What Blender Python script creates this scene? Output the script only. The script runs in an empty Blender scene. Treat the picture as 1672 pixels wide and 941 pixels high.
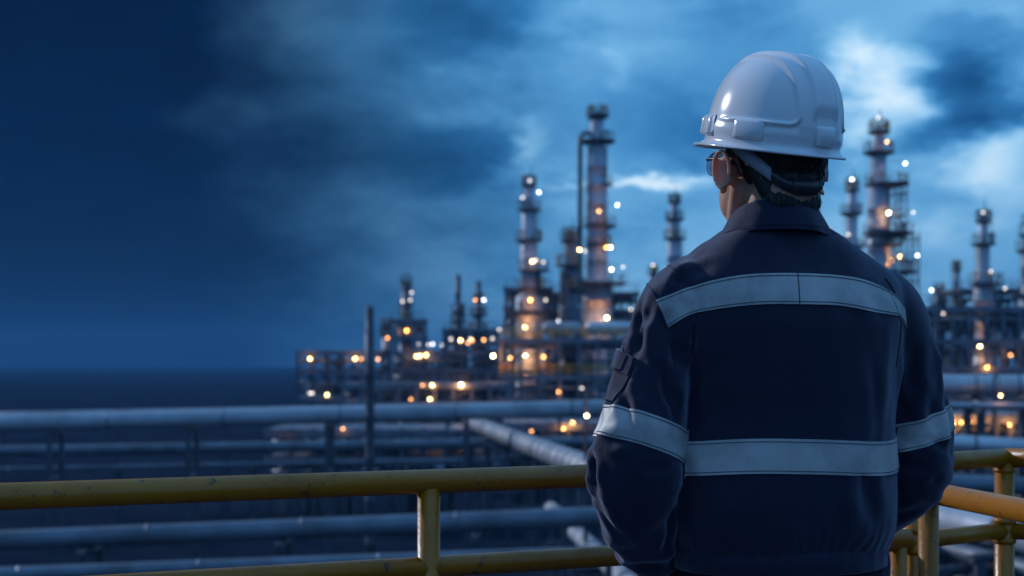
import bpy, bmesh, math, random
from mathutils import Vector, Matrix, noise, Euler
from mathutils.bvhtree import BVHTree
R = math.radians
random.seed(7)
scene = bpy.context.scene
C = scene.collection

# ------------------------------------------------------------------ camera
K = 2322.0                      # focal length in pixels of the 1672 px wide frame
CAMZ = 13.28                    # the camera stands on a 12 m high platform
DECK = 12.0
cam_d = bpy.data.cameras.new('camera')
cam = bpy.data.objects.new('camera', cam_d); C.objects.link(cam)
cam.location = (0, 0, CAMZ); cam.rotation_euler = (R(90), 0, 0)
cam_d.sensor_width = 36; cam_d.lens = 50; cam_d.shift_y = 0.0715
cam_d.clip_start = 0.1; cam_d.clip_end = 12000
cam_d.dof.use_dof = True; cam_d.dof.focus_distance = 2.42; cam_d.dof.aperture_fstop = 4.7
cam_d.dof.aperture_blades = 0
scene.camera = cam

def P(u, v, D):
    return Vector(((u-836)/K*D, D, CAMZ+(590-v)/K*D))

# ------------------------------------------------------------------ world
world = bpy.data.worlds.new('World'); scene.world = world
world.use_nodes = True
wt = world.node_tree; wt.nodes.clear()
def N(t, kind, **kw):
    n = t.nodes.new(kind)
    for k, v in kw.items():
        if k.startswith('i_'): n.inputs[k[2:].replace('_', ' ')].default_value = v
        else: setattr(n, k, v)
    return n
def M(t, op, a, b=None, c=None, clamp=False):
    n = t.nodes.new('ShaderNodeMath'); n.operation = op; n.use_clamp = clamp
    for i, x in enumerate((a, b, c)):
        if x is None: continue
        if isinstance(x, (int, float)): n.inputs[i].default_value = x
        else: t.links.new(x, n.inputs[i])
    return n.outputs[0]
def ramp(t, fac, stops, interp='LINEAR'):
    n = t.nodes.new('ShaderNodeValToRGB'); cr = n.color_ramp; cr.interpolation = interp
    while len(cr.elements) > 1: cr.elements.remove(cr.elements[-1])
    cr.elements[0].position = stops[0][0]; cr.elements[0].color = (*stops[0][1], 1)
    for p, c in stops[1:]:
        e = cr.elements.new(p); e.color = (*c, 1)
    t.links.new(fac, n.inputs[0]); return n.outputs[0]
def mixc(t, fac, a, b, mode='MIX'):
    n = t.nodes.new('ShaderNodeMix'); n.data_type = 'RGBA'; n.blend_type = mode
    for s, x in ((n.inputs[0], fac), (n.inputs[6], a), (n.inputs[7], b)):
        if isinstance(x, (int, float)): s.default_value = x
        elif isinstance(x, tuple): s.default_value = (*x, 1) if len(x) == 3 else x
        else: t.links.new(x, s)
    return n.outputs[2]
def smooth(t, x, a, b, c=0.0, d=1.0):
    n = t.nodes.new('ShaderNodeMapRange'); n.interpolation_type = 'SMOOTHSTEP'
    n.inputs[1].default_value = a; n.inputs[2].default_value = b
    n.inputs[3].default_value = c; n.inputs[4].default_value = d
    t.links.new(x, n.inputs[0]); return n.outputs[0]

SUN_EL, SUN_AZ = 25.0, -56.0     # azimuth in degrees from +Y towards +X
tc = N(wt, 'ShaderNodeTexCoord')
sep = N(wt, 'ShaderNodeSeparateXYZ'); wt.links.new(tc.outputs['Generated'], sep.inputs[0])
X, Y, Z = sep.outputs
n1 = N(wt, 'ShaderNodeTexNoise', noise_dimensions='3D'); n1.inputs['Scale'].default_value = 9; n1.inputs['Detail'].default_value = 8; n1.inputs['Roughness'].default_value = .60
mp = N(wt, 'ShaderNodeMapping'); mp.inputs['Scale'].default_value = (1, 1, 2.1); mp.inputs['Location'].default_value = (3.1, 1.7, .4)
wt.links.new(tc.outputs['Generated'], mp.inputs[0]); wt.links.new(mp.outputs[0], n1.inputs['Vector'])
n2 = N(wt, 'ShaderNodeTexNoise', noise_dimensions='3D'); n2.inputs['Scale'].default_value = 3.2; n2.inputs['Detail'].default_value = 4; n2.inputs['Roughness'].default_value = .5
wt.links.new(mp.outputs[0], n2.inputs['Vector'])
yy = M(wt, 'MAXIMUM', Y, .08)
w1 = M(wt, 'SUBTRACT', n1.outputs[0], .5)
sepn = N(wt, 'ShaderNodeSeparateColor'); wt.links.new(n1.outputs['Color'], sepn.inputs[0])
wg = M(wt, 'SUBTRACT', sepn.outputs[1], .5)
PX = M(wt, 'ADD', M(wt, 'DIVIDE', X, yy), M(wt, 'MULTIPLY', w1, .14))
PZ = M(wt, 'ADD', M(wt, 'DIVIDE', Z, yy), M(wt, 'MULTIPLY', wg, .11))
front = smooth(wt, Y, .2, .6)
def gauss(u, v, su, sv, amp):
    dx = M(wt, 'DIVIDE', M(wt, 'SUBTRACT', PX, (u-836)/K), su/K)
    dz = M(wt, 'DIVIDE', M(wt, 'SUBTRACT', PZ, (590-v)/K), sv/K)
    e = M(wt, 'EXPONENT', M(wt, 'MULTIPLY', M(wt, 'ADD', M(wt, 'MULTIPLY', dx, dx), M(wt, 'MULTIPLY', dz, dz)), -1.0))
    return M(wt, 'MULTIPLY', M(wt, 'MULTIPLY', e, front), amp)
# breaks (+) and heavier lumps (-) of the cloud cover, each in its own direction of the sky
BLOBS = [(1445,160,75,60,.42), (1400,110,60,50,.22), (1395,240,60,45,.40), (1500,190,50,50,.30), (1640,260,90,55,.40), (1500,95,60,25,.25), (1600,330,120,40,.16), (1060,292,80,16,.45), (1120,285,50,18,.25), (862,245,30,26,.34), (930,290,55,14,.2),
         (1330,20,420,110,.06), (1000,440,260,110,.16), (1600,430,200,120,.14), (1040,130,26,60,.14), (1350,420,340,110,.20), (950,60,120,60,.05),
         (775,255,95,48,-.26), (690,240,80,40,-.12), (1600,115,85,65,-.58), (1530,140,40,30,-.2), (1560,215,80,42,-.55), (1480,250,60,30,-.22), (1672,205,40,30,-.3),
         (1130,200,110,70,-.22), (780,20,170,60,-.36), (660,120,120,80,-.16), (1180,20,120,30,-.14), (1640,20,80,30,-.2), (1560,310,50,15,-.12), (1250,90,140,60,-.1)]
acc = M(wt, 'MULTIPLY', M(wt, 'SUBTRACT', n2.outputs[0], .5), .55)
acc = M(wt, 'ADD', acc, M(wt, 'MULTIPLY', w1, .72))
for b in BLOBS: acc = M(wt, 'ADD', acc, gauss(*b))
t_ = M(wt, 'ADD', acc, .50, clamp=True)
cloud = ramp(wt, t_, [(0, (.008,.070,.20)), (.28, (.028,.165,.39)), (.50, (.078,.285,.56)), (.68, (.155,.41,.69)), (.85, (.34,.60,.84)), (1, (.62,.80,.93))])
# invented dark bank over the left-hand sky, imitating a fade to navy
az = M(wt, 'ARCTAN2', X, Y)
azn = M(wt, 'ADD', az, M(wt, 'MULTIPLY', M(wt, 'SUBTRACT', n2.outputs[0], .5), .22))
azn = M(wt, 'ADD', azn, M(wt, 'MULTIPLY', w1, .10))
s1 = smooth(wt, azn, -.225, .075, 1, 0)
s2 = smooth(wt, azn, -2.3, -1.6, 0, 1)
left_fade = M(wt, 'MULTIPLY', s1, s2)
dark = mixc(wt, smooth(wt, n1.outputs[0], .3, .75), (.0003,.0045,.022), (.0006,.0085,.038))
col = mixc(wt, left_fade, cloud, dark)
# behind the camera the cover is thick and even
back = smooth(wt, Y, .15, -.35)
col = mixc(wt, back, col, mixc(wt, smooth(wt, n2.outputs[0], .3, .7), (.070,.190,.43), (.125,.305,.64)))
zen = smooth(wt, Z, .35, .8)
col = mixc(wt, zen, col, (.11,.30,.60))
# below the horizon (hidden by the ground, it only closes the dome)
col = mixc(wt, smooth(wt, Z, 0, -.06), col, (.01,.03,.06))
sky = N(wt, 'ShaderNodeTexSky', sky_type='NISHITA', sun_disc=False)
sky.sun_elevation = R(SUN_EL); sky.sun_rotation = R(SUN_AZ); sky.air_density = 1.0; sky.dust_density = .3; sky.ozone_density = 3.0
skyd = mixc(wt, 1.0, sky.outputs[0], (.003,.010,.022), 'MULTIPLY')
bgsum = mixc(wt, 1.0, mixc(wt, 1.0, col, (11.8,11.8,11.8), 'MULTIPLY'), skyd, 'ADD')
bg = N(wt, 'ShaderNodeBackground'); bg.inputs[1].default_value = .1
wt.links.new(bgsum, bg.inputs[0])
wo = N(wt, 'ShaderNodeOutputWorld'); wt.links.new(bg.outputs[0], wo.inputs[0])

sl = bpy.data.lights.new('sun', 'SUN'); sl.energy = 2.1; sl.angle = R(2.0); sl.color = (.84, .88, 1)
so = bpy.data.objects.new('sun', sl); C.objects.link(so)
sd = Vector((math.sin(R(SUN_AZ))*math.cos(R(SUN_EL)), math.cos(R(SUN_AZ))*math.cos(R(SUN_EL)), math.sin(R(SUN_EL))))
so.rotation_euler = sd.to_track_quat('Z', 'Y').to_euler()
so.location = (0, 0, 60)

vs = scene.view_settings
scene.display_settings.display_device = 'sRGB'
vs.view_transform = 'Standard'; vs.look = 'None'; vs.gamma = 1; vs.exposure = 0; vs.use_curve_mapping = False
cy = scene.cycles
cy.use_denoising = True; cy.max_bounces = 6; cy.diffuse_bounces = 3; cy.glossy_bounces = 3; cy.transmission_bounces = 6
cy.volume_bounces = 0; cy.sample_clamp_indirect = 4; cy.caustics_reflective = False; cy.caustics_refractive = False
cy.use_adaptive_sampling = True; cy.adaptive_threshold = .012
world.cycles.sampling_method = 'AUTOMATIC'

# ------------------------------------------------------------------ materials
def new_mat(name):
    m = bpy.data.materials.new(name); m.use_nodes = True
    return m, m.node_tree, m.node_tree.nodes['Principled BSDF']
def mat(name, c1, c2=None, rough=.5, metal=0, nscale=3, bump=0, bscale=40, rv=.15, **kw):
    m, t, b = new_mat(name)
    tc = N(t, 'ShaderNodeTexCoord')
    ns = N(t, 'ShaderNodeTexNoise'); ns.inputs['Scale'].default_value = nscale; ns.inputs['Detail'].default_value = 5; ns.inputs['Roughness'].default_value = .65
    t.links.new(tc.outputs['Object'], ns.inputs['Vector'])
    if c2 is None: c2 = tuple(x*.65 for x in c1)
    t.links.new(ramp(t, ns.outputs[0], [(.3, c2), (.65, c1)]), b.inputs['Base Color'])
    rr = smooth(t, ns.outputs[0], .3, .7, min(1, rough+rv), max(.05, rough-rv)); t.links.new(rr, b.inputs['Roughness'])
    b.inputs['Metallic'].default_value = metal
    if bump:
        n3 = N(t, 'ShaderNodeTexNoise'); n3.inputs['Scale'].default_value = bscale; n3.inputs['Detail'].default_value = 4
        t.links.new(tc.outputs['Object'], n3.inputs['Vector'])
        bp = N(t, 'ShaderNodeBump'); bp.inputs['Strength'].default_value = bump; bp.inputs['Distance'].default_value = .02
        t.links.new(n3.outputs[0], bp.inputs['Height']); t.links.new(bp.outputs[0], b.inputs['Normal'])
    for k, v in kw.items(): b.inputs[k.replace('_', ' ')].default_value = v
    return m
MT = {}
MT['steel'] = mat('dark_painted_steel', (.075,.095,.125), (.04,.048,.060), .55, .2, .8)
MT['struct'] = mat('grey_galvanised_steel', (.19,.23,.28), (.09,.10,.12), .5, .2, .5)
MT['clad'] = mat('aluminium_cladding', (.62,.65,.68), (.40,.42,.45), .36, .35, .4)
MT['shell'] = mat('column_insulation_cladding', (.50,.55,.62), (.30,.34,.40), .45, .05, .25)
MT['vessel'] = mat('pale_vessel_paint', (.42,.44,.46), (.24,.24,.25), .45, .1, .4)
MT['pipe'] = mat('pipe_cladding', (.46,.50,.55), (.26,.28,.31), .6, .1, .35)
MT['pipe2'] = mat('weathered_pipe', (.17,.21,.26), (.09,.10,.12), .5, .2, .5)
MT['yellow_far'] = mat('yellow_rail_paint', (.62,.36,.03), (.38,.20,.02), .5, 0, 1)
MT['ground'] = mat('gravel_and_concrete', (.020,.030,.050), (.010,.015,.026), .95, 0, .06, .4, 2.0, 0)
MT['grate'] = mat('grating', (.12,.125,.13), (.07,.07,.07), .6, .6, 6)
def emis(name, col, s):
    m, t, b = new_mat(name)
    b.inputs['Base Color'].default_value = (.8,.8,.8,1)
    b.inputs['Emission Color'].default_value = (*col, 1); b.inputs['Emission Strength'].default_value = s
    m.cycles.emission_sampling = 'NONE'
    return m
LAMPC = {'w': ((1,.58,.24), 24), 'o': ((1,.42,.09), 18), 'y': ((1,.78,.34), 19), 'c': ((.88,.93,1), 11), 'd': ((.86,.76,.68), 4.2), 'b': ((1,.84,.52), 36), 'e': ((1,.42,.13), 7)}
for k, (c, s) in LAMPC.items(): MT['em_'+k] = emis('lit_bulb_'+k, c, s)

# ------------------------------------------------------------------ mesh helpers
class MB:
    def __init__(s): s.v = []; s.f = []
    def add(s, vs, fs):
        o = len(s.v); s.v += [tuple(v) for v in vs]; s.f += [tuple(i+o for i in f) for f in fs]
    def box(s, c, d, rz=0):
        cx, cy_, cz = c; a, b, h = d[0]/2, d[1]/2, d[2]/2; co, si = math.cos(rz), math.sin(rz)
        vs = [(cx+x*co-y*si, cy_+x*si+y*co, cz+z) for z in (-h, h) for x, y in ((-a,-b),(a,-b),(a,b),(-a,b))]
        s.add(vs, [(3,2,1,0),(4,5,6,7),(0,1,5,4),(1,2,6,5),(2,3,7,6),(3,0,4,7)]); return s
    def tube(s, p0, p1, r, n=8, r2=None, cap=True):
        p0, p1 = Vector(p0), Vector(p1); r2 = r if r2 is None else r2
        q = (p1-p0).to_track_quat('Z', 'Y')
        vs = []
        for p, rr in ((p0, r), (p1, r2)):
            for i in range(n):
                a = 2*math.pi*i/n; vs.append(p+q@Vector((math.cos(a)*rr, math.sin(a)*rr, 0)))
        fs = [(i, (i+1) % n, n+(i+1) % n, n+i) for i in range(n)]
        if cap: fs += [tuple(range(n-1, -1, -1)), tuple(range(n, 2*n))]
        s.add(vs, fs); return s
    def path(s, pts, r, n=8, closed=False):
        pts = [Vector(p) for p in pts]; m = len(pts); vs = []; up = None
        for i, p in enumerate(pts):
            a = pts[(i-1) % m] if (closed or i > 0) else p
            b = pts[(i+1) % m] if (closed or i < m-1) else p
            d = (b-a).normalized()
            if up is None: up = d.orthogonal().normalized()
            else: up = (up-d*up.dot(d)).normalized()
            w = d.cross(up); rr = r[i] if isinstance(r, (list, tuple)) else r
            for k in range(n):
                t = 2*math.pi*k/n; vs.append(p+up*math.cos(t)*rr+w*math.sin(t)*rr)
        fs = []
        for i in range(m if closed else m-1):
            j = (i+1) % m
            for k in range(n): fs.append((i*n+k, i*n+(k+1) % n, j*n+(k+1) % n, j*n+k))
        if not closed: fs += [tuple(range(n-1, -1, -1)), tuple(range((m-1)*n, m*n))]
        s.add(vs, fs); return s
    def lathe(s, c, prof, n=24, cap=True):
        cx, cy_ = c[0], c[1]; vs = []
        for z, r in prof:
            for i in range(n):
                a = 2*math.pi*i/n; vs.append((cx+math.cos(a)*r, cy_+math.sin(a)*r, z))
        m = len(prof); fs = [(j*n+i, j*n+(i+1) % n, (j+1)*n+(i+1) % n, (j+1)*n+i) for j in range(m-1) for i in range(n)]
        if cap: fs += [tuple(range(n-1, -1, -1)), tuple(range((m-1)*n, m*n))]
        s.add(vs, fs); return s
    def sphere(s, c, r, n=10, m=6):
        prof = [(c[2]-r*math.cos(math.pi*j/m), max(r*math.sin(math.pi*j/m), 1e-4)) for j in range(m+1)]
        return s.lathe(c, prof, n)
    def build(s, name, m=None, parent=None, smooth=False, loc=None):
        me = bpy.data.meshes.new(name); off = Vector(loc) if loc is not None else None
        if off is not None: me.from_pydata([tuple(Vector(v)-off) for v in s.v], [], s.f)
        else: me.from_pydata(s.v, [], s.f)
        me.update()
        if smooth: me.shade_smooth()
        o = bpy.data.objects.new(name, me); C.objects.link(o)
        if m is not None: me.materials.append(m)
        if parent is not None:
            o.parent = parent
            # vertices are written in world space: undo every parent's offset
            w = Vector((0,0,0)); q = parent
            while q is not None: w += q.location; q = q.parent
            o.location = (off if off is not None else Vector((0,0,0)))-w
        elif off is not None: o.location = off
        return o
def thing(name, loc, label, cat, group=None):
    o = bpy.data.objects.new(name, None); C.objects.link(o); o.location = loc; o.empty_display_size = .3
    return tag(o, label, cat, group)
def tag(o, label, cat, group=None):
    o['label'] = label; o['category'] = cat
    if group: o['group'] = group
    return o
def structure(name, mb, m):
    o = mb.build(name, m); o['kind'] = 'structure'; return o

# ------------------------------------------------------------------ ground
MT['ground'].node_tree.nodes['Principled BSDF'].inputs['Specular IOR Level'].default_value = 0
structure('ground', MB().box((0, 0, -.25), (7000, 7000, .5)), MT['ground'])

# ------------------------------------------------------------------ lamps
def lamp(parent, p, c='w', d=None, r=None, glow=0, arm=None):
    """a small globe lamp on a bracket, part of whatever carries it"""
    p = Vector(p); D = p.y
    r = r if r is not None else .00078*D
    L = MB()
    a = Vector(arm) if arm is not None else p+Vector((0, .9, .1))
    L.tube(a, p+Vector((0,0,r*1.1)), .04, 6)
    L.lathe(p, [(p.z+r*.75, r*1.02), (p.z+r*1.0, r*.75), (p.z+r*1.25, r*.25)], 10)
    lo = L.build('lamp', MT['steel'], parent, loc=p)
    b = MB().sphere(p, r).build('bulb', MT['em_'+c], lo, True, loc=p)
    if glow:
        ld = bpy.data.lights.new('glow', 'POINT'); ld.energy = glow*90; ld.shadow_soft_size = r
        ld.color = (1,.40,.10) if c in 'woyeb' else LAMPC[c][0]
        l = bpy.data.objects.new('glow', ld); C.objects.link(l); l.parent = lo; l.location = (0, -.2-r, 0)
    return lo

# ------------------------------------------------------------------ process columns
def column(label, u, D, secs, plats, lamps=(), ladder=1, pipes=(), cat='refinery tower', name='distillation_tower', group='distillation columns of the refinery', matk='shell', crown=True):
    """secs: [(v, width px)] from the top down; plats: [(v, px to the left, px to the right)]"""
    s = D/K; x = (u-836)*s; z0 = lambda v: CAMZ+(590-v)*s
    root = thing(name, (x, D, 0), label, cat, group); root['kind'] = 'thing'
    prof = []
    top = z0(secs[0][0]); r0 = secs[0][1]/2*s
    cur = [(top, r0)]
    for v, w in secs[1:]: cur.append((z0(v), w/2*s))
    cur.append((0, cur[-1][1]))
    # bottom-up profile with stepped cones and insulation bands
    sec = [(z0(v), w/2*s) for v, w in secs]; zl = 0.0
    for i in range(len(sec)-1, -1, -1):
        zh, r = sec[i]; rn = sec[i-1][1] if i else r
        prof.append((zl, r)); prof.append((max(zl+.02, zh-abs(rn-r)*.75), r)); zl = zh
    band = []
    for i in range(len(prof)-1):
        (za, ra), (zb, rb) = prof[i], prof[i+1]; band.append((za, ra))
        if abs(ra-rb) < 1e-6 and zb-za > 3:
            n = int((zb-za)/2.4)
            for k in range(1, n):
                zc = za+(zb-za)*k/n; band += [(zc-.09, ra), (zc-.07, ra*1.035), (zc+.07, ra*1.035), (zc+.09, ra)]
    band.append(prof[-1])
    rt = r0
    band += [(top+rt*.35, rt*.82), (top+rt*.6, rt*.4), (top+rt*.62, rt*.2), (top+rt*1.2, rt*.2)]
    sh = MB().lathe((x, D), band, 28).build('shell', MT[matk], root, False)
    for p in sh.data.polygons: p.use_smooth = len(p.vertices) == 4
    for k, (v, l, r) in enumerate(plats):
        z = z0(v); cx = x+(r-l)/2*s; rr = (l+r)/2*s; t = .24
        m = MB().lathe((cx, D), [(z-t, rr*.9), (z-t, rr), (z, rr), (z+.02, rr*.3)], 20)
        for a in range(6):
            an = a*math.pi/3+.3; m.tube((cx+math.cos(an)*rr*.9, D+math.sin(an)*rr*.9, z-t), (x+math.cos(an)*r0*.6, D+math.sin(an)*r0*.6, z-t-rr*.35), .06, 5)
        pf = m.build('gallery', MT['steel'], root)
        q = MB()
        for a in range(10):
            an = a*2*math.pi/10; q.tube((cx+math.cos(an)*rr*.97, D+math.sin(an)*rr*.97, z), (cx+math.cos(an)*rr*.97, D+math.sin(an)*rr*.97, z+1.15), .035, 5)
        for h in (.6, 1.15): q.path([(cx+math.cos(a*math.pi/12)*rr*.97, D+math.sin(a*math.pi/12)*rr*.97, z+h) for a in range(24)], .035, 5, True)
        q.build('railing', MT['steel'], pf)
        # valves and instruments standing on the platform
        rg = random.Random(int(u*7+v))
        for i in range(4):
            q = MB()
            an = rg.uniform(-3, .2); d = rg.uniform(.6, .85)*rr; h = rg.uniform(.5, 1.3)
            q.tube((cx+math.cos(an)*d, D+math.sin(an)*d, z), (cx+math.cos(an)*d, D+math.sin(an)*d, z+h), rg.uniform(.06, .13), 7)
            q.box((cx+math.cos(an)*d, D+math.sin(an)*d, z+h), (.35, .3, .28), an)
            q.build('instrument', MT['yellow_far'] if k % 2 == 0 else MT['struct'], pf)
    if ladder:
        zs = sorted([z0(p[0]) for p in plats]+[1.0]); m = MB()
        for i in range(len(zs)-1):
            a, b = zs[i], zs[i+1]+1; side = 1 if i % 2 == 0 else -1; side *= ladder
            zc = (a+b)/2; rr = max(w/2*s for v, w in secs if True)
            rr = next((w/2*s for v, w in reversed(secs) if z0(v) >= b-1), r0)
            an = -math.pi/2+side*.9; lx, ly = x+math.cos(an)*(rr+.35), D+math.sin(an)*(rr+.35)
            for o in (-.25, .25): m.tube((lx+o, ly, a), (lx+o, ly, b), .035, 4)
            for j in range(int((b-a)/1.1)):
                z = a+j*1.1+1; m.path([(lx+.42*math.cos(q*math.pi/5+math.pi), ly-.1+.55*math.sin(q*math.pi/5+math.pi), z) for q in range(6)], .03, 4)
                for e in (0, .35, .7): m.tube((lx-.25, ly, z+e), (lx+.25, ly, z+e), .02, 4)
        m.build('ladder', MT['struct'], root)
    for (du, va, vb, w) in pipes:
        px = x+du*s; m = MB(); zt, zb = z0(va), max(0.1, z0(vb)); yy = D-.2
        m.path([(x, yy, zt+.3), (px-(px-x)*.25, yy, zt+.3), (px, yy, zt-.4), (px, yy, (zt+zb)/2), (px, yy, zb)], w/2*s, 10)
        k = zb+3
        while k < zt-2:
            m.box(((px+x)/2, yy+.1, k), (abs(px-x), .12, .14)); k += 5.5
        m.build('side_pipe', MT['steel'], root, True)
    if crown:
        m = MB(); z = top+rt*.9; rr = secs[0][1]*.5*s
        for a in range(8):
            an = a*math.pi/4; m.tube((x+math.cos(an)*rr*.9, D+math.sin(an)*rr*.9, top), (x+math.cos(an)*rr*1.45, D+math.sin(an)*rr*1.45, z), .06, 5)
        for h in (0, .9): m.path([(x+math.cos(a*math.pi/8)*rr*1.45, D+math.sin(a*math.pi/8)*rr*1.45, z+h) for a in range(16)], .06, 5, True)
        for a in range(8):
            an = a*math.pi/4; m.tube((x+math.cos(an)*rr*1.45, D+math.sin(an)*rr*1.45, z), (x+math.cos(an)*rr*1.45, D+math.sin(an)*rr*1.45, z+.9), .05, 5)
        m.tube((x+rr*.4, D, top), (x+rr*.4, D, z+2.2), .06, 5)
        m.build('vent_cage', MT['steel'], root)
    for (lu, lv, c, g) in lamps:
        dy = 0 if abs(lu-u)*s > secs[-1][1]/2*s else -secs[-1][1]/2*s-.8
        p = Vector(((lu-836)*s, D+dy, z0(lv)))
        p = Vector(((lu-836)*(D+dy)/K, D+dy, CAMZ+(590-lv)*(D+dy)/K))
        lamp(root, p, c, glow=g, arm=(x+(p.x-x)*.4, D, p.z+.4))
    return root

# lattice stair tower beside a column
def lattice(parent, u0, u1, D, vt, vb, name='stair_tower'):
    s = D/K; x0, x1 = (u0-836)*s, (u1-836)*s; zt = CAMZ+(590-vt)*s; zb = max(.1, CAMZ+(590-vb)*s)
    m = MB(); y0, y1 = D-1.3, D+1.6
    for x in (x0, (x0+x1)/2, x1):
        for y in (y0, y1): m.tube((x, y, zb), (x, y, zt), .10, 5)
    z = zb; i = 0
    while z < zt-1:
        zn = min(zt, z+2.8)
        for y in (y0, y1):
            m.tube((x0, y, zn), (x1, y, zn), .08, 5)
            m.tube((x0 if i % 2 else x1, y, z), (x1 if i % 2 else x0, y, zn), .06, 5)
        for x in (x0, x1): m.tube((x, y0, zn), (x, y1, zn), .08, 5)
        if i % 3 == 0: m.box(((x0+x1)/2, D, zn), (x1-x0, 2.2, .12))
        z = zn; i += 1
    return m.build(name, MT['steel'], parent)

GA = 'distillation columns of the refinery'
A = column('tallest pale column left of the worker, with a dark riser pipe down its left side', 975, 200,
    [(200, 22), (238, 34), (455, 48), (520, 52)],
    [(188, 18, 20), (230, 32, 30), (368, 22, 32), (462, 60, 50), (400, 20, 26), (300, 8, 26)],
    [(1008, 335, 'c', 0), (997, 404, 'y', 1.2), (990, 404, 'o', 0), (998, 440, 'y', 0), (1017, 436, 'd', 0), (991, 519, 'b', 2.2), (949, 520, 'y', 1.2), (978, 345, 'e', 1.0)],
    pipes=[(-28, 222, 470, 8)])
B = column('second tallest column left of the worker, orange lamps glowing down its lower shaft', 864, 190,
    [(306, 16), (340, 24), (400, 28), (480, 44)],
    [(303, 12, 12), (341, 20, 20), (391, 24, 22), (440, 18, 34), (470, 24, 30), (508, 42, 30)],
    [(880, 314, 'c', 0), (865, 295, 'd', 0), (853, 323, 'd', 0), (869, 427, 'y', 1.4), (887, 428, 'd', 0), (875, 425, 'd', 0), (866, 490, 'o', 1.6), (891, 490, 'd', 0), (857, 535, 'w', 2.0), (858, 580, 'b', 2.6), (892, 583, 'e', 1.2)],
    pipes=[(17, 446, 600, 6)])
B2 = column('short dark column wedged against the left side of the tallest column', 932, 185, [(392, 20), (440, 26), (500, 38)],
    [(392, 18, 16), (432, 26, 20), (470, 18, 26), (520, 20, 20)],
    [(946, 408, 'w', .8), (955, 410, 'd', 0), (912, 525, 'c', 0)], matk='pipe2', pipes=[(-12, 440, 600, 5)])
lattice(B2, 916, 926, 183, 440, 590)
Cc = column('slim pale column alone against the sky, just left of the worker shoulder', 1101, 230, [(332, 13), (356, 20), (392, 24)],
    [(330, 10, 10), (357, 16, 17), (388, 19, 20)], [(1066, 433, 'd', 0)], matk='shell')
C2 = column('stub of a small dark column peeking over the worker shoulder', 1066, 240, [(434, 8), (445, 12)], [(446, 9, 9)], matk='pipe2', crown=False)
Dd = column('broad column right of the worker helmet, joined to a lattice stair tower', 1434, 185,
    [(215, 18), (250, 26), (305, 36), (470, 40)],
    [(214, 17, 19), (248, 25, 26), (300, 22, 50), (380, 26, 58), (398, 20, 40), (443, 20, 64)],
    [(1478, 267, 'c', 0), (1451, 348, 'b', 1.6), (1491, 347, 'd', 0), (1457, 424, 'o', 2.4), (1470, 419, 'w', .8), (1498, 417, 'c', 0), (1434, 192, 'd', 0), (1488, 482, 'y', 0), (1492, 498, 'o', 0), (1448, 232, 'e', .8)],
    ladder=-1)
lattice(Dd, 1458, 1476, 184, 298, 600); lattice(Dd, 1476, 1496, 186, 380, 600)
column('slim pale column between the helmet and the broad column', 1391, 210, [(306, 14), (345, 19), (395, 22)],
    [(310, 12, 12), (347, 20, 18), (402, 24, 22)], [(1391, 293, 'c', 0), (1385, 383, 'd', 0)])
F = column('mid height column near the right edge of the view, ringed at its top', 1605, 175, [(362, 14), (395, 22), (455, 30)],
    [(360, 13, 14), (397, 19, 20), (462, 24, 34)], [(1618, 443, 'd', 0), (1641, 471, 'd', 0), (1605, 347, 'd', 0), (1600, 566, 'b', 2.4), (1565, 505, 'd', 0)])
G = column('thin plain column with a narrow top left of the ringed right hand column', 1562, 200, [(432, 11), (490, 14)], [(440, 8, 8), (500, 12, 12)], [(1521, 474, 'c', 0)], crown=False)
column('low stubby column nearest to the worker right sleeve', 1533, 200, [(474, 12), (492, 20)], [(476, 9, 9), (497, 16, 14)], matk='pipe2', crown=False)
column('column cut by the right edge of the view', 1679, 170, [(370, 14), (392, 22), (480, 30)], [(382, 16, 16), (408, 20, 20), (480, 26, 26)])
J = column('slim dark column with a lit platform, standing left of the lamp row', 663, 230, [(466, 14), (500, 15), (560, 22)],
    [(470, 9, 9), (500, 11, 11), (520, 11, 12)], [(672, 478, 'd', 0), (657, 492, 'd', 0), (670, 490, 'd', 0), (664, 540, 'o', .6), (663, 581, 'b', 2)], matk='pipe2')
column('thin dark stack rising behind the row of white lamps', 748, 240, [(452, 10), (505, 14), (545, 22)], [(508, 12, 12), (524, 14, 14), (545, 16, 14)], matk='pipe2', crown=False)
column('dark stack right of its thinner twin, a lamp on each side of its neck', 781, 235, [(462, 10), (500, 13), (545, 22)], [(490, 9, 9), (513, 16, 16), (538, 20, 16)],
    [(776, 490, 'e', 0), (790, 490, 'c', 0)], matk='pipe2', crown=False)
column('plain dark chimney standing nearest, in front of the long clad pipe', 604, 84, [(504, 13), (540, 15)], [], [], ladder=0, matk='steel', crown=False, name='chimney', cat='chimney', group=None)
column('stumpy column with a small railed top between chimney and slim dark column', 631, 240, [(530, 9), (545, 13)], [(532, 8, 8), (546, 12, 10)], [(633, 552, 'e', .3)], matk='pipe2', crown=False)
column('small dark column low down left of the ringed column', 836, 215, [(500, 12), (530, 20)], [(512, 14, 14), (530, 16, 16)], [(827, 525, 'd', 0), (815, 538, 'd', 0)], matk='pipe2', crown=False)

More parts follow.
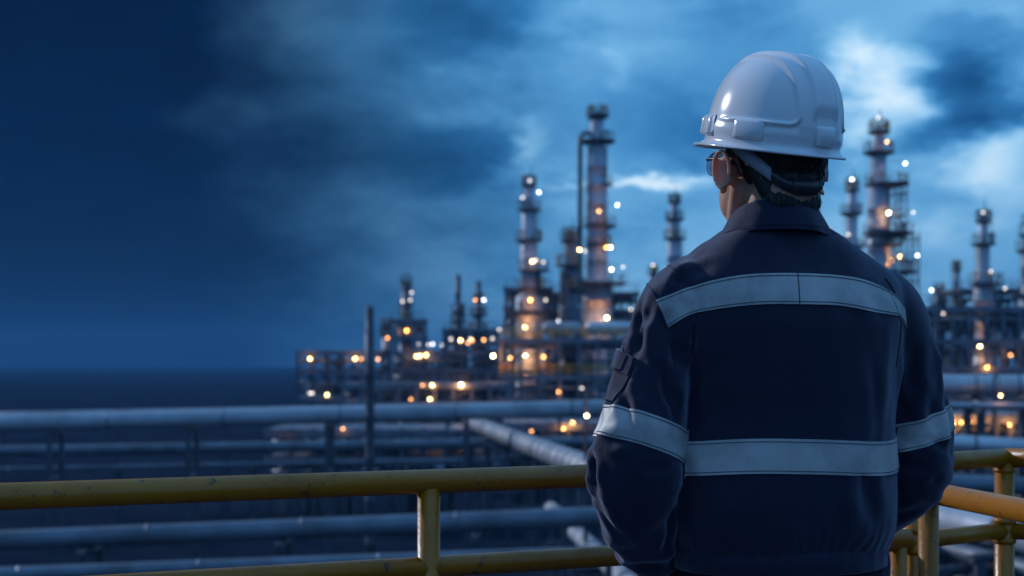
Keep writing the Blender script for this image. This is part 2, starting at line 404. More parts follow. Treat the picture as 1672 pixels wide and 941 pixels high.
# ------------------------------------------------------------------ steel structures
def frame(label, u0, u1, D, depth, decks, bays, rail=(), lamps=(), seed=1, yellow=(), vessels=(), cat='steel frame', name='steel_frame', group='open steel structures of the plant', colm='struct', brace=True):
    s = D/K; x0, x1 = (u0-836)*s, (u1-836)*s; z0 = lambda v: CAMZ+(590-v)*s
    rg = random.Random(seed)
    root = thing(name, ((x0+x1)/2, D+depth/2, 0), label, cat, group)
    ztop = max(z0(v) for v in decks)
    xs = [x0+(x1-x0)*i/bays for i in range(bays+1)]
    for i, x in enumerate(xs):
        m = MB()
        for y in (D, D+depth):
            m.box((x, y, ztop/2), (.36, .36, ztop))
        for v in decks: m.box((x, D+depth/2, z0(v)-.5), (.22, depth-.4, .3))
        m.build('column', MT[colm], root)
    for k, v in enumerate(decks):
        z = z0(v); m = MB()
        m.box(((x0+x1)/2, D+depth/2, z-.15), (x1-x0+.8, depth+.8, .18))
        for y in (D-.25, D+depth+.25): m.box(((x0+x1)/2, y, z-.45), (x1-x0+.7, .2, .42))
        dk = m.build('deck', MT['struct'], root)
        if v in rail or v in yellow:
            q = MB(); n = max(2, int((x1-x0)/2)); rr_ = .11 if v in yellow else .045
            for i in range(n+1):
                x = x0+(x1-x0)*i/n; q.tube((x, D-.3, z-.05), (x, D-.3, z+1.1), rr_, 5)
            for h in (.55, 1.1): q.tube((x0, D-.3, z+h), (x1, D-.3, z+h), rr_, 5)
            q.build('railing', MT['yellow_far'] if v in yellow else MT['steel'], dk)
    if brace:
        zz = sorted([0]+[z0(v) for v in decks])
        for i in range(0, bays, 2):
            for j in range(len(zz)-1):
                if rg.random() < .6: MB().tube((xs[i], D-.02, zz[j]+.2), (xs[i+1], D-.02, zz[j+1]-.6), .09, 5).build('brace', MT[colm], root)
    # equipment inside: drums, pumps, risers and runs of small pipe
    zz = sorted([.3]+[z0(v) for v in decks])
    for j in range(len(zz)-1):
        h = zz[j+1]-zz[j]-.9
        if h < .8: continue
        for i in range(bays):
            c = rg.random(); xm = (xs[i]+xs[i+1])/2; w = xs[i+1]-xs[i]
            m = MB(); ym = D+depth*rg.uniform(.25, .6)
            if c < .3:
                r = min(h*.42, w*.2, 1.1); m.lathe((xm, ym), [(zz[j], r*.7), (zz[j]+r*.3, r), (zz[j]+h*.8, r), (zz[j]+h*.9, r*.5), (zz[j]+h, r*.15)], 12)
                m.tube((xm+r, ym, zz[j]+h*.5), (xm+w*.4, ym, zz[j]+h*.5), r*.2, 6)
                m.build('drum', MT[rg.choice(['vessel', 'clad', 'pipe2'])], root, True)
            elif c < .6:
                r = min(h*.3, 1.0); z = zz[j]+r+.4
                m.tube((xm-w*.36, ym, z), (xm+w*.36, ym, z), r, 14); m.tube((xm-w*.36-r*.25, ym, z), (xm-w*.36, ym, z), r*.6, 12); m.tube((xm+w*.36, ym, z), (xm+w*.36+r*.25, ym, z), r*.6, 12)
                for o in (-.22, .22): m.box((xm+w*o, ym, zz[j]+.25), (.3, r*1.3, .5))
                m.build('exchanger', MT[rg.choice(['vessel', 'clad', 'pipe2'])], root)
            elif c < .85:
                for q in range(4):
                    x = xs[i]+w*rg.uniform(.1, .9); r = rg.uniform(.08, .2)
                    m.path([(x, ym, zz[j]), (x, ym, zz[j]+h*.7), (x+rg.uniform(-1, 1), ym, zz[j]+h*.9), (x+rg.uniform(-2, 2), ym-.5, zz[j]+h)], r, 7)
                m.build('riser', MT[rg.choice(['pipe', 'pipe2'])], root, True)
        m = MB()
        for q in range(3):
            z = zz[j]+h*rg.uniform(.55, .98); r = rg.uniform(.07, .22); m.tube((x0, D+rg.uniform(.3, 1.5), z), (x1, D+rg.uniform(.3, 1.5), z), r, 7)
        m.build('header_pipe', MT[rg.choice(['pipe', 'pipe2', 'clad'])], root, True)
    for (ua, ub, v, w, mk) in vessels:
        r = w/2*s; y = D+depth*.35; sc = (y)/K; z = CAMZ+(590-v)*sc; m = MB()
        a, b = (ua-836)*sc, (ub-836)*sc
        m.path([(a-r*.55, y, z), (a-r*.35, y, z), (a, y, z), (b, y, z), (b+r*.35, y, z), (b+r*.55, y, z)], [r*.3, r*.75, r, r, r*.75, r*.3], 16)
        k = a+1.5
        while k < b: m.tube((k-.08, y, z), (k+.08, y, z), r*1.05, 16); k += 2.6
        for f in (.2, .8): m.box((a+(b-a)*f, y, z-r-.25), (.5, r*1.5, r+.5))
        m.build('drum', MT[mk], root, True)
    for (lu, lv, c, g) in lamps:
        y = D-.5; p = Vector(((lu-836)*y/K, y, CAMZ+(590-lv)*y/K)); lamp(root, p, c, glow=g, arm=(p.x, D, p.z+.5))
    return root

frame('process deck under the tallest column, two long drums on top and a yellow rail below', 818, 1040, 170, 14, (552, 612, 650), 7, rail=(552,), yellow=(612, 552), seed=3,
    vessels=[(892, 944, 537, 24, 'vessel'), (962, 1030, 537, 24, 'clad')],
    lamps=[(805, 581, 'b', 2.6), (888, 583, 'e', .8), (833, 585, 'e', .6), (912, 640, 'e', .3), (950, 634, 'd', 0)])
frame('low railed structure behind the single row of far lamps', 640, 822, 205, 12, (572, 600, 628), 8, rail=(572, 600), seed=5,
    lamps=[(680, 582, 'w', .4), (696, 580, 'w', .6), (686, 581, 'y', 0), (771, 556, 'e', .4), (752, 556, 'y', .6), (764, 560, 'e', 0), (790, 555, 'e', .6), (804, 553, 'd', 0), (736, 554, 'd', 0), (768, 554, 'd', 0)])
frame('bare steel frame at the far left end of the plant, lamps on two levels', 486, 610, 190, 12, (572, 604, 648), 5, seed=8, colm='steel',
    lamps=[(506, 586, 'y', .6), (580, 586, 'y', .8), (590, 586, 'e', 0), (506, 642, 'd', 0), (510, 642, 'd', 0), (534, 645, 'y', .1), (617, 587, 'e', .2)])
frame('multi level structure behind the big clad pipe at the right', 1500, 1720, 150, 16, (500, 552, 598, 640), 8, rail=(500, 552, 598), seed=11,
    vessels=[(1622, 1700, 525, 22, 'vessel'), (1520, 1575, 532, 20, 'vessel')],
    lamps=[(1530, 625, 'e', .5), (1650, 580, 'e', .3), (1612, 600, 'o', .8), (1540, 512, 'd', 0)])
frame('low structure with drums in front of the rows of round lamps', 560, 830, 150, 8, (625, 655), 9, rail=(625,), seed=17,
    lamps=[(706, 629, 'y', .6), (753, 628, 'b', 2.0), (702, 652, 'y', .2), (690, 629, 'e', 0), (671, 652, 'e', 0)])
frame('dim structure glowing orange underneath at the right, between two clad pipes', 1500, 1700, 105, 8, (676, 716), 8, rail=(676,), seed=23,
    lamps=[(1556, 692, 'o', 1.5), (1570, 690, 'o', 0), (1585, 691, 'o', 1.2), (1605, 692, 'e', 1.0), (1648, 694, 'e', .8), (1553, 700, 'o', 0)])
frame('tall narrow scaffold frame standing behind the ringed right hand column', 1570, 1700, 190, 10, (470, 500, 530), 4, rail=(470, 500), seed=29, colm='steel')
frame('dim low frame glowing behind the diagonal clad pipe', 830, 1060, 120, 8, (690, 735), 7, seed=31, colm='steel', lamps=[(935, 690, 'e', .8), (920, 700, 'e', .6), (945, 678, 'e', 0), (868, 704, 'e', 0)])
frame('dim low frame at the lower left, seen just above the yellow railing', 440, 800, 115, 10, (700, 745), 10, seed=37, colm='steel', lamps=[(464, 724, 'e', .1), (493, 724, 'e', 0), (560, 700, 'e', .1)])

frame('open multi level frame clasping the foot of the tallest column', 884, 1040, 206, 12, (476, 504, 532), 6, rail=(476, 504, 532), seed=41, colm='steel', lamps=[(903, 500, 'e', 0), (1030, 505, 'd', 0)])
frame('narrow frame around the foot of the second tallest column', 826, 900, 196, 6, (468, 498, 528), 3, rail=(468, 498, 528), seed=43, colm='steel', lamps=[(843, 560, 'e', .5)])
frame('narrow frame at the foot of the slim dark column', 640, 690, 225, 8, (520, 548), 3, rail=(520,), seed=47, colm='steel')
frame('frame of small levels below the two dark stacks', 725, 812, 228, 8, (536, 558), 5, rail=(536, 558), seed=53, colm='steel')
# free-standing lamps
def lamp_post(u, v, D, c, label, group=None, glow=0):
    p = P(u, v, D)
    root = thing('lamp_post', (p.x, D+.9, 0), label, 'lamp post', group)
    m = MB().lathe((p.x, D+.9), [(0, .25), (.3, .25), (.35, .12), (p.z+.9, .07)], 8).path([(p.x, D+.9, p.z+.8), (p.x, D+.8, p.z+.95), (p.x, D+.3, p.z+.85)], .05, 6)
    m.build('pole', MT['steel'], root)
    lamp(root, p, c, glow=glow, arm=(p.x, D+.3, p.z+.85)); return root
for i, u in enumerate((672, 679, 684, 690, 695, 700, 707, 722)):
    lamp_post(u, 563 if i % 2 else 562, 330+i*4, 'c' if u in (707, 722) else 'd', 'white lamp in the far row of lamps on the horizon', 'far row of white lamps on the horizon')
lamp_post(958, 679, 62, 'b', 'bright orange lamp shining just left of the worker sleeve band', glow=.35)
lamp_post(1634, 646, 66, 'w', 'warm lamp in front of the big clad pipe at the right', glow=.08)
lamp_post(1650, 520, 170, 'd', 'faint pale lamp beyond the right hand drum')

# ------------------------------------------------------------------ pipelines and their racks
def pipeline(label, p0, p1, r, mk='pipe', step=3.2, supports=6, group='large pipelines crossing the plant', ext=None, name='pipeline'):
    """straight run of pipe with flange rings on goalpost supports down to the ground"""
    p0, p1 = Vector(p0), Vector(p1); d = (p1-p0); L = d.length; d.normalize()
    root = thing(name, (p0.x, p0.y, 0), label, 'pipeline', group)
    MB().path([p0+d*(L*i/12) for i in range(13)], r, 24).build('pipe', MT[mk], root, True)
    n = max(2, int(L/step)); nf = 0
    for i in range(1, n):
        c = p0+d*(L*i/n)
        if nf < 60:
            MB().tube(c-d*.05, c+d*.05, r*1.07, 24).build('flange', MT['struct' if i % 2 else 'pipe2'], root, True); nf += 1
    q = Vector((-d.y, d.x, 0)).normalized()
    for i in range(supports+1):
        c = p0+d*(L*(i+.3)/(supports+.6)); m = MB(); zt = c.z-r
        w = r+.7
        for sgn in (-1, 1): m.box((c.x+q.x*w*sgn, c.y+q.y*w*sgn, zt/2), (.26, .26, zt))
        m.tube(c-q*(w+.3)+Vector((0,0,-r-.12)), c+q*(w+.3)+Vector((0,0,-r-.12)), .14, 6)
        m.tube(c-q*w+Vector((0,0,-r-3)), c+q*w+Vector((0,0,-r-3)), .11, 6)
        m.build('support', MT['steel'], root)
    return root
def hp(u0, v0, u1, v1, D, w, D1=None):
    D1 = D if D1 is None else D1
    return P(u0, v0, D), P(u1, v1, D1), w/2*D/K
a, b, r = hp(-200, 696, 1500, 654, 88, 27); pipeline('long clad pipe crossing the whole left half behind the diagonal pipe', a, b, r, 'pipe', supports=7, step=7)
a, b, r = hp(-200, 740, 1500, 713, 100, 18); pipeline('thinner dim pipe crossing below the long clad pipe', a, b, r, 'pipe2', supports=7, step=6)
pipeline('thick clad pipe running diagonally towards the platform, just left of the worker', (-3.3, 113, 8.45), (7.9, 32, 8.45), .58, 'clad', step=1.9, supports=8)
a, b, r = hp(-260, 893, 1500, 823, 47, 33); pipeline('thick dim pipe directly under the left span of the yellow railing', a, b, r, 'pipe2', supports=5, step=5)
a, b, r = hp(-260, 948, 1500, 886, 44, 26); pipeline('dim pipe lowest in view on the left, partly hidden by the middle rail', a, b, r, 'pipe2', supports=5, step=5)
pipeline('short diagonal pipe low down beside the worker left hand', (2.2, 80, 5.0), (5.4, 40, 5.0), .40, 'pipe', step=2.2, supports=4)
a, b, r = hp(1380, 628, 1800, 630, 68, 34); pipeline('big bright clad pipe right of the worker sleeve', a, b, r, 'clad', supports=4, step=2.0)
a, b, r = hp(1380, 660, 1800, 664, 66, 10); pipeline('thin bare pipe below the big bright clad pipe', a, b, r, 'pipe', supports=4, step=4)
a, b, r = hp(1380, 714, 1800, 738, 58, 28); pipeline('clad pipe passing just above the far walkway rail at the right', a, b, r, 'clad', supports=4, step=2.3)
a, b, r = hp(1350, 780, 1800, 800, 48, 30); pipeline('dim pipe seen between the two top rails at the right', a, b, r, 'pipe2', supports=4, step=3)
pipeline('dull pipe slanting below the yellow rails at the right', P(1380, 815, 44), P(1800, 905, 34), .42, 'pipe', step=3, supports=4)
pipeline('dark pipe lowest at the right between the yellow posts', P(1480, 880, 40), P(1800, 960, 34), .25, 'pipe2', step=3, supports=3)
pipeline('small dim pipe beside the long clad pipe on the left', P(-100, 768, 108), P(1150, 744, 108), .14, 'pipe2', step=5, supports=5)
pipeline('small pipe run under the far steel structures', P(-50, 678, 120), P(1150, 655, 120), .22, 'pipe', step=6, supports=6)

# ------------------------------------------------------------------ haze
hz = MB().box((0, 0, 44), (7400, 7400, 90)).build('haze'); hz['kind'] = 'stuff'
hm = bpy.data.materials.new('haze'); hm.use_nodes = True; ht = hm.node_tree; ht.nodes.clear()
hv = N(ht, 'ShaderNodeVolumePrincipled'); hv.inputs['Color'].default_value = (.08, .30, .60, 1); hv.inputs['Density'].default_value = .0003; hv.inputs['Anisotropy'].default_value = 0
ho = N(ht, 'ShaderNodeOutputMaterial'); ht.links.new(hv.outputs[0], ho.inputs['Volume']); hz.data.materials.append(hm)
hz.display_type = 'WIRE'
# ------------------------------------------------------------------ materials near the camera
def cloth(name, c1, c2, sheen=.25, rough=.8):
    m, t, b = new_mat(name)
    tc = N(t, 'ShaderNodeTexCoord')
    ns = N(t, 'ShaderNodeTexNoise'); ns.inputs['Scale'].default_value = 7; ns.inputs['Detail'].default_value = 6; ns.inputs['Roughness'].default_value = .6
    t.links.new(tc.outputs['Object'], ns.inputs['Vector'])
    t.links.new(ramp(t, ns.outputs[0], [(.35, c2), (.65, c1)]), b.inputs['Base Color'])
    b.inputs['Roughness'].default_value = rough; b.inputs['Sheen Weight'].default_value = sheen; b.inputs['Sheen Roughness'].default_value = .45
    b.inputs['Sheen Tint'].default_value = (.75,.78,1,1)
    b.inputs['Specular IOR Level'].default_value = .3
    w1 = N(t, 'ShaderNodeTexWave', wave_type='BANDS', bands_direction='DIAGONAL'); w1.inputs['Scale'].default_value = 420; w1.inputs['Distortion'].default_value = 1.5
    t.links.new(tc.outputs['Object'], w1.inputs['Vector'])
    n3 = N(t, 'ShaderNodeTexNoise'); n3.inputs['Scale'].default_value = 34; n3.inputs['Detail'].default_value = 5
    t.links.new(tc.outputs['Object'], n3.inputs['Vector'])
    h = M(t, 'ADD', M(t, 'MULTIPLY', w1.outputs[0], .08), n3.outputs[0])
    bp = N(t, 'ShaderNodeBump'); bp.inputs['Strength'].default_value = .35; bp.inputs['Distance'].default_value = .006
    t.links.new(h, bp.inputs['Height']); t.links.new(bp.outputs[0], b.inputs['Normal'])
    return m
MT['jacket'] = cloth('navy_workwear_cotton', (.0095,.0120,.034), (.0065,.0085,.026), .6)
MT['collar'] = cloth('navy_collar_cotton', (.0100,.0130,.037), (.007,.009,.028), .6)
MT['trousers'] = cloth('navy_trouser_cotton', (.009,.011,.027), (.006,.008,.02), .15)
MT['thread'] = cloth('navy_seam_thread', (.02,.022,.045), (.012,.014,.03), .3)
MT['stitch'] = cloth('grey_stitching', (.12,.13,.15), (.07,.075,.09), .1)
def tape_mat():
    m, t, b = new_mat('grey_reflective_tape')
    tc = N(t, 'ShaderNodeTexCoord')
    ns = N(t, 'ShaderNodeTexNoise'); ns.inputs['Scale'].default_value = 9; ns.inputs['Detail'].default_value = 6; ns.inputs['Roughness'].default_value = .7
    t.links.new(tc.outputs['Object'], ns.inputs['Vector'])
    t.links.new(ramp(t, ns.outputs[0], [(.28, (.27,.265,.265)), (.5, (.43,.415,.40)), (.72, (.54,.52,.50))]), b.inputs['Base Color'])
    b.inputs['Roughness'].default_value = .5; b.inputs['Metallic'].default_value = .15; b.inputs['Sheen Weight'].default_value = .2
    v = N(t, 'ShaderNodeTexVoronoi'); v.inputs['Scale'].default_value = 900; t.links.new(tc.outputs['Object'], v.inputs['Vector'])
    n3 = N(t, 'ShaderNodeTexNoise'); n3.inputs['Scale'].default_value = 26; n3.inputs['Detail'].default_value = 4
    t.links.new(tc.outputs['Object'], n3.inputs['Vector'])
    bp = N(t, 'ShaderNodeBump'); bp.inputs['Strength'].default_value = .3; bp.inputs['Distance'].default_value = .005
    t.links.new(M(t, 'ADD', n3.outputs[0], M(t, 'MULTIPLY', v.outputs[0], .12)), bp.inputs['Height']); t.links.new(bp.outputs[0], b.inputs['Normal'])
    return m
MT['tape'] = tape_mat()
def skin_mat():
    m, t, b = new_mat('skin')
    tc = N(t, 'ShaderNodeTexCoord')
    ns = N(t, 'ShaderNodeTexNoise'); ns.inputs['Scale'].default_value = 28; ns.inputs['Detail'].default_value = 5
    t.links.new(tc.outputs['Object'], ns.inputs['Vector'])
    t.links.new(ramp(t, ns.outputs[0], [(.3, (.50,.25,.155)), (.7, (.64,.38,.26))]), b.inputs['Base Color'])
    b.inputs['Roughness'].default_value = .62; b.inputs['Specular IOR Level'].default_value = .35; b.inputs['Subsurface Weight'].default_value = .3
    b.inputs['Subsurface Radius'].default_value = (1, .32, .16); b.inputs['Subsurface Scale'].default_value = .03
    n3 = N(t, 'ShaderNodeTexNoise'); n3.inputs['Scale'].default_value = 260; n3.inputs['Detail'].default_value = 3
    t.links.new(tc.outputs['Object'], n3.inputs['Vector'])
    bp = N(t, 'ShaderNodeBump'); bp.inputs['Strength'].default_value = .18; bp.inputs['Distance'].default_value = .002
    t.links.new(n3.outputs[0], bp.inputs['Height']); t.links.new(bp.outputs[0], b.inputs['Normal'])
    return m
MT['skin'] = skin_mat()
def hair_mat():
    m, t, b = new_mat('black_hair')
    tc = N(t, 'ShaderNodeTexCoord')
    mp = N(t, 'ShaderNodeMapping'); mp.inputs['Scale'].default_value = (320, 320, 28)
    t.links.new(tc.outputs['Object'], mp.inputs[0])
    ns = N(t, 'ShaderNodeTexNoise'); ns.inputs['Scale'].default_value = 1; ns.inputs['Detail'].default_value = 3
    t.links.new(mp.outputs[0], ns.inputs['Vector'])
    t.links.new(ramp(t, ns.outputs[0], [(.35, (.004,.004,.005)), (.7, (.020,.018,.018))]), b.inputs['Base Color'])
    b.inputs['Roughness'].default_value = .45
    bp = N(t, 'ShaderNodeBump'); bp.inputs['Strength'].default_value = .8; bp.inputs['Distance'].default_value = .004
    t.links.new(ns.outputs[0], bp.inputs['Height']); t.links.new(bp.outputs[0], b.inputs['Normal'])
    return m
MT['hair'] = hair_mat()
MT['helmet'] = mat('white_helmet_plastic', (.80,.81,.82), (.76,.77,.78), .17, 0, 6, 0, 40, .04, Coat_Weight=.4, Coat_Roughness=.08)
def helmet_scuffs(m):
    t = m.node_tree; b = t.nodes['Principled BSDF']; tc = N(t, 'ShaderNodeTexCoord')
    n = N(t, 'ShaderNodeTexNoise'); n.inputs['Scale'].default_value = 120; n.inputs['Detail'].default_value = 3
    t.links.new(tc.outputs['Object'], n.inputs['Vector'])
    old = b.inputs['Base Color'].links[0].from_socket
    t.links.new(mixc(t, smooth(t, n.outputs[0], .70, .78, 0, .55), old, (.42,.42,.42)), b.inputs['Base Color'])
helmet_scuffs(MT['helmet'])
MT['strap'] = mat('grey_suspension_plastic', (.42,.44,.48), (.34,.36,.40), .5, 0, 12)
MT['black'] = mat('black_plastic', (.030,.032,.038), (.018,.019,.022), .38, 0, 14)
def lens_mat():
    m = bpy.data.materials.new('clear_lens'); m.use_nodes = True; t = m.node_tree; t.nodes.clear()
    tr = N(t, 'ShaderNodeBsdfTransparent'); tr.inputs[0].default_value = (.80,.86,.92,1)
    gl = N(t, 'ShaderNodeBsdfGlossy'); gl.inputs['Roughness'].default_value = .04
    lw = N(t, 'ShaderNodeLayerWeight'); lw.inputs[0].default_value = .35
    mx = N(t, 'ShaderNodeMixShader'); t.links.new(M(t, 'ADD', M(t, 'MULTIPLY', lw.outputs['Fresnel'], .6), .05), mx.inputs[0])
    t.links.new(tr.outputs[0], mx.inputs[1]); t.links.new(gl.outputs[0], mx.inputs[2])
    o = N(t, 'ShaderNodeOutputMaterial'); t.links.new(mx.outputs[0], o.inputs[0]); return m
MT['lens'] = lens_mat()
MT['eye'] = mat('eye_white', (.7,.68,.66), None, .2); MT['iris'] = mat('dark_iris', (.03,.015,.008), None, .2)
MT['boot'] = mat('black_boot_leather', (.02,.018,.016), None, .5, 0, 30, .3, 120)

def rail_mat():
    m, t, b = new_mat('yellow_railing_paint')
    tc = N(t, 'ShaderNodeTexCoord')
    ns = N(t, 'ShaderNodeTexNoise'); ns.inputs['Scale'].default_value = 5; ns.inputs['Detail'].default_value = 7; ns.inputs['Roughness'].default_value = .7
    t.links.new(tc.outputs['Object'], ns.inputs['Vector'])
    c = ramp(t, ns.outputs[0], [(.3, (.25,.085,.002)), (.5, (.37,.132,.003)), (.72, (.44,.168,.005))])
    n2 = N(t, 'ShaderNodeTexNoise'); n2.inputs['Scale'].default_value = 38; n2.inputs['Detail'].default_value = 6; n2.inputs['Roughness'].default_value = .75
    t.links.new(tc.outputs['Object'], n2.inputs['Vector'])
    t.links.new(mixc(t, smooth(t, n2.outputs[0], .60, .635), c, (.09,.045,.02)), b.inputs['Base Color'])
    t.links.new(smooth(t, ns.outputs[0], .3, .7, .5, .3), b.inputs['Roughness'])
    n3 = N(t, 'ShaderNodeTexNoise'); n3.inputs['Scale'].default_value = 60; t.links.new(tc.outputs['Object'], n3.inputs['Vector'])
    bp = N(t, 'ShaderNodeBump'); bp.inputs['Strength'].default_value = .25; bp.inputs['Distance'].default_value = .004
    t.links.new(n3.outputs[0], bp.inputs['Height']); t.links.new(bp.outputs[0], b.inputs['Normal'])
    return m
MT['rail'] = rail_mat()

# ------------------------------------------------------------------ platform, walkway, railings
def poly_slab(pts, z0, z1):
    m = MB(); n = len(pts)
    m.add([(x, y, z0) for x, y in pts]+[(x, y, z1) for x, y in pts],
          [tuple(range(n-1, -1, -1)), tuple(range(n, 2*n))]+[(i, (i+1) % n, n+(i+1) % n, n+i) for i in range(n)])
    return m
ZR = CAMZ-.222
L0 = (-2.6, 1.58); L1 = (.85, 3.055); L2 = (1.20, 1.2)      # near platform corner points of the rail line
structure('platform', poly_slab([(-2.7,-2.5), (2.2,-2.5), (L2[0]+.08, L2[1]), (L1[0]+.06, L1[1]+.08), (L0[0]-.1, L0[1]+.05)], DECK-.12, DECK), MT['grate'])
pm = MB()
for x, y in ((-2.4,-2.2), (1.9,-2.2), (.6, 2.7), (-2.4, 1.4)): pm.box((x, y, (DECK-.12)/2), (.25, .25, DECK-.12))
structure('platform_support', pm, MT['steel'])
W0 = (.80, 3.20); W1 = (1.203, 3.475); W2 = (2.6, 2.9)
structure('walkway', poly_slab([(.60, 3.16), (1.3, 1.9), (3.2, 2.0), (2.7, 3.0), (1.22, 3.56), (.78, 3.28)], DECK-.24, DECK-.13), MT['grate'])

def bezel(path, r, n=16): return MB().path(path, r, n)
def rail_run(root, pts, r=.0225, name='top_rail'):
    return MB().path([Vector(p) for p in pts], r, 20).build(name, MT['rail'], root, True)
def weld(mb, c, r=.0243, h=.006):
    mb.lathe((c[0], c[1]), [(c[2]-h, r*.86), (c[2]-h*.4, r), (c[2]+h*.4, r), (c[2]+h, r*.86)], 18)
def lerp2(a, b, t): return (a[0]+(b[0]-a[0])*t, a[1]+(b[1]-a[1])*t)
def at_px(a, b, u):      # point of the plan line a-b seen in column u
    k = (u-836)/K; dx, dy = b[0]-a[0], b[1]-a[1]
    t = (k*a[1]-a[0])/(dx-k*dy); return lerp2(a, b, t)
MID = .158
r1 = thing('railing', (L0[0], L0[1], DECK), 'long yellow tube railing running from the left edge to behind the worker', 'railing', 'yellow tube railings')
rail_run(r1, [(*L0, ZR), (*lerp2(L0, L1, .5), ZR), (*L1, ZR)])
for dz in (MID, .55): rail_run(r1, [(*L0, ZR-dz), (*lerp2(L0, L1, .5), ZR-dz), (*L1, ZR-dz)], .020, 'middle_rail')
for u in (-260, 700, 1310):
    c = at_px(L0, L1, u); m = MB().tube((*c, DECK), (*c, ZR-.012), .0212, 20); m.box((c[0], c[1], DECK+.006), (.1, .1, .012))
    o = m.build('post', MT['rail'], r1, True)
r2 = thing('railing', (L1[0], L1[1], DECK), 'nearest yellow top rail slanting down to the right edge past the worker elbow', 'railing', 'yellow tube railings')
zz1, zz2 = ZR-.052, ZR-.052
rail_run(r2, [(L1[0]+.01, L1[1]-.02, zz1), (*lerp2(L1, L2, .5), (zz1+zz2)/2), (*L2, zz2)], .0225)
rail_run(r2, [(*L1, zz1-.50), (*lerp2(L1, L2, .5), zz1-.50), (*L2, zz1-.50)], .020, 'middle_rail')
c = lerp2(L1, L2, .97); MB().tube((*c, DECK), (*c, zz2-.01), .021, 20).build('post', MT['rail'], r2, True)
c = lerp2(L1, L2, .05); MB().tube((*c, DECK), (*c, zz1-.01), .021, 20).build('post', MT['rail'], r2, True)
m = MB(); c = lerp2(L1, L2, .41); c2 = lerp2(L1, L2, .42)
m.tube((*c, zz1-.0035), (*c2, zz1-.0037), .0232, 20); m.build('joint', MT['rail'], r2, True)
r3 = thing('railing', (W0[0], W0[1], DECK), 'farther yellow railing with a corner post at the right edge of the view', 'railing', 'yellow tube railings')
ZW = CAMZ-.236
rail_run(r3, [(*W0, ZW), (*lerp2(W0, W1, .6), ZW), (*W1, ZW)])
rail_run(r3, [(W1[0]+.004, W1[1], ZW), (*lerp2(W1, W2, .3), ZW), (*W2, ZW)], .0232)
rail_run(r3, [(*W0, ZW-.178), (*lerp2(W0, W1, .6), ZW-.178), (*W1, ZW-.178)], .0205, 'middle_rail')
rail_run(r3, [(W1[0]+.004, W1[1], ZW-.178), (*lerp2(W1, W2, .3), ZW-.178), (*W2, ZW-.178)], .0207, 'middle_rail')
for c, rr in ((at_px(W0, W1, 1493), .0245), (W1, .0235), (W2, .0225), (lerp2(W0, W1, .02), .0225)):
    m = MB().tube((*c, DECK-.13), (*c, ZW-.012), rr, 20); weld(m, (*c, ZW-.03), rr+.003); weld(m, (*c, ZW-.178+.024), rr+.004, .008); weld(m, (*c, ZW-.178-.024), rr+.004, .008)
    m.build('post', MT['rail'], r3, True)
c = at_px(W0, W1, 1467)
MB().tube((*c, DECK-.13), (*c, ZW-.19), .0195, 18).build('lower_post', MT['rail'], r3, True)

# ------------------------------------------------------------------ the worker
MX, MY = .4575, 2.42
OFF = Vector((MX, MY, DECK))
class Blob(MB):
    def ell(s, c, r, rot=None, n=20, m=12):
        vs = []; rm = rot if rot is not None else Matrix.Identity(3)
        for j in range(m+1):
            ph = math.pi*j/m
            for i in range(n):
                th = 2*math.pi*i/n
                vs.append(Vector(c)+rm@Vector((r[0]*math.sin(ph)*math.cos(th) if 0 < j < m else 1e-5*math.cos(th), r[1]*math.sin(ph)*math.sin(th) if 0 < j < m else 1e-5*math.sin(th), -r[2]*math.cos(ph))))
        s.add(vs, [(j*n+i, j*n+(i+1) % n, (j+1)*n+(i+1) % n, (j+1)*n+i) for j in range(m) for i in range(n)]+[tuple(range(n-1, -1, -1)), tuple(range(m*n, m*n+n))])
        return s
    def cap(s, p0, r0, p1, r1, n=16):
        p0, p1 = Vector(p0), Vector(p1); d = (p1-p0); L = d.length; d.normalize()
        pts = []; rs = []
        for a in (85, 60, 30): pts.append(p0-d*r0*math.sin(R(a))); rs.append(r0*math.cos(R(a)))
        pts += [p0, p1]; rs += [r0, r1]
        for a in (30, 60, 85): pts.append(p1+d*r1*math.sin(R(a))); rs.append(r1*math.cos(R(a)))
        s.path(pts, rs, n); return s
    def chain(s, pts, n=16):
        for a, b in zip(pts[:-1], pts[1:]): s.cap(a[0], a[1], b[0], b[1], n)
        return s
def solid(mb, voxel, smooth_it=4, fac=.5):
    me = bpy.data.meshes.new('tmp'); me.from_pydata(mb.v, [], mb.f); me.update()
    o = bpy.data.objects.new('tmp', me); C.objects.link(o)
    md = o.modifiers.new('r', 'REMESH'); md.mode = 'VOXEL'; md.voxel_size = voxel; md.adaptivity = 0
    if smooth_it:
        sm = o.modifiers.new('s', 'SMOOTH'); sm.iterations = smooth_it; sm.factor = fac
    bpy.context.view_layer.update()
    dg = bpy.context.evaluated_depsgraph_get()
    out = bpy.data.meshes.new_from_object(o.evaluated_get(dg), depsgraph=dg)
    bpy.data.objects.remove(o); bpy.data.meshes.remove(me)
    return out
def place(me, name, m, parent, smooth=True, loc=None):
    me.name = name
    if not me.materials: me.materials.append(m)
    if smooth: me.shade_smooth()
    o = bpy.data.objects.new(name, me); C.objects.link(o); o.parent = parent
    if loc is not None: o.location = loc
    return o
def local(mb, name, m, parent, smooth=True):
    me = bpy.data.meshes.new(name); me.from_pydata([tuple(v) for v in mb.v], [], mb.f); me.update()
    return place(me, name, m, parent, smooth)

man = thing('person', OFF, 'worker seen from behind in white hard hat and navy jacket with grey reflective bands', 'person')

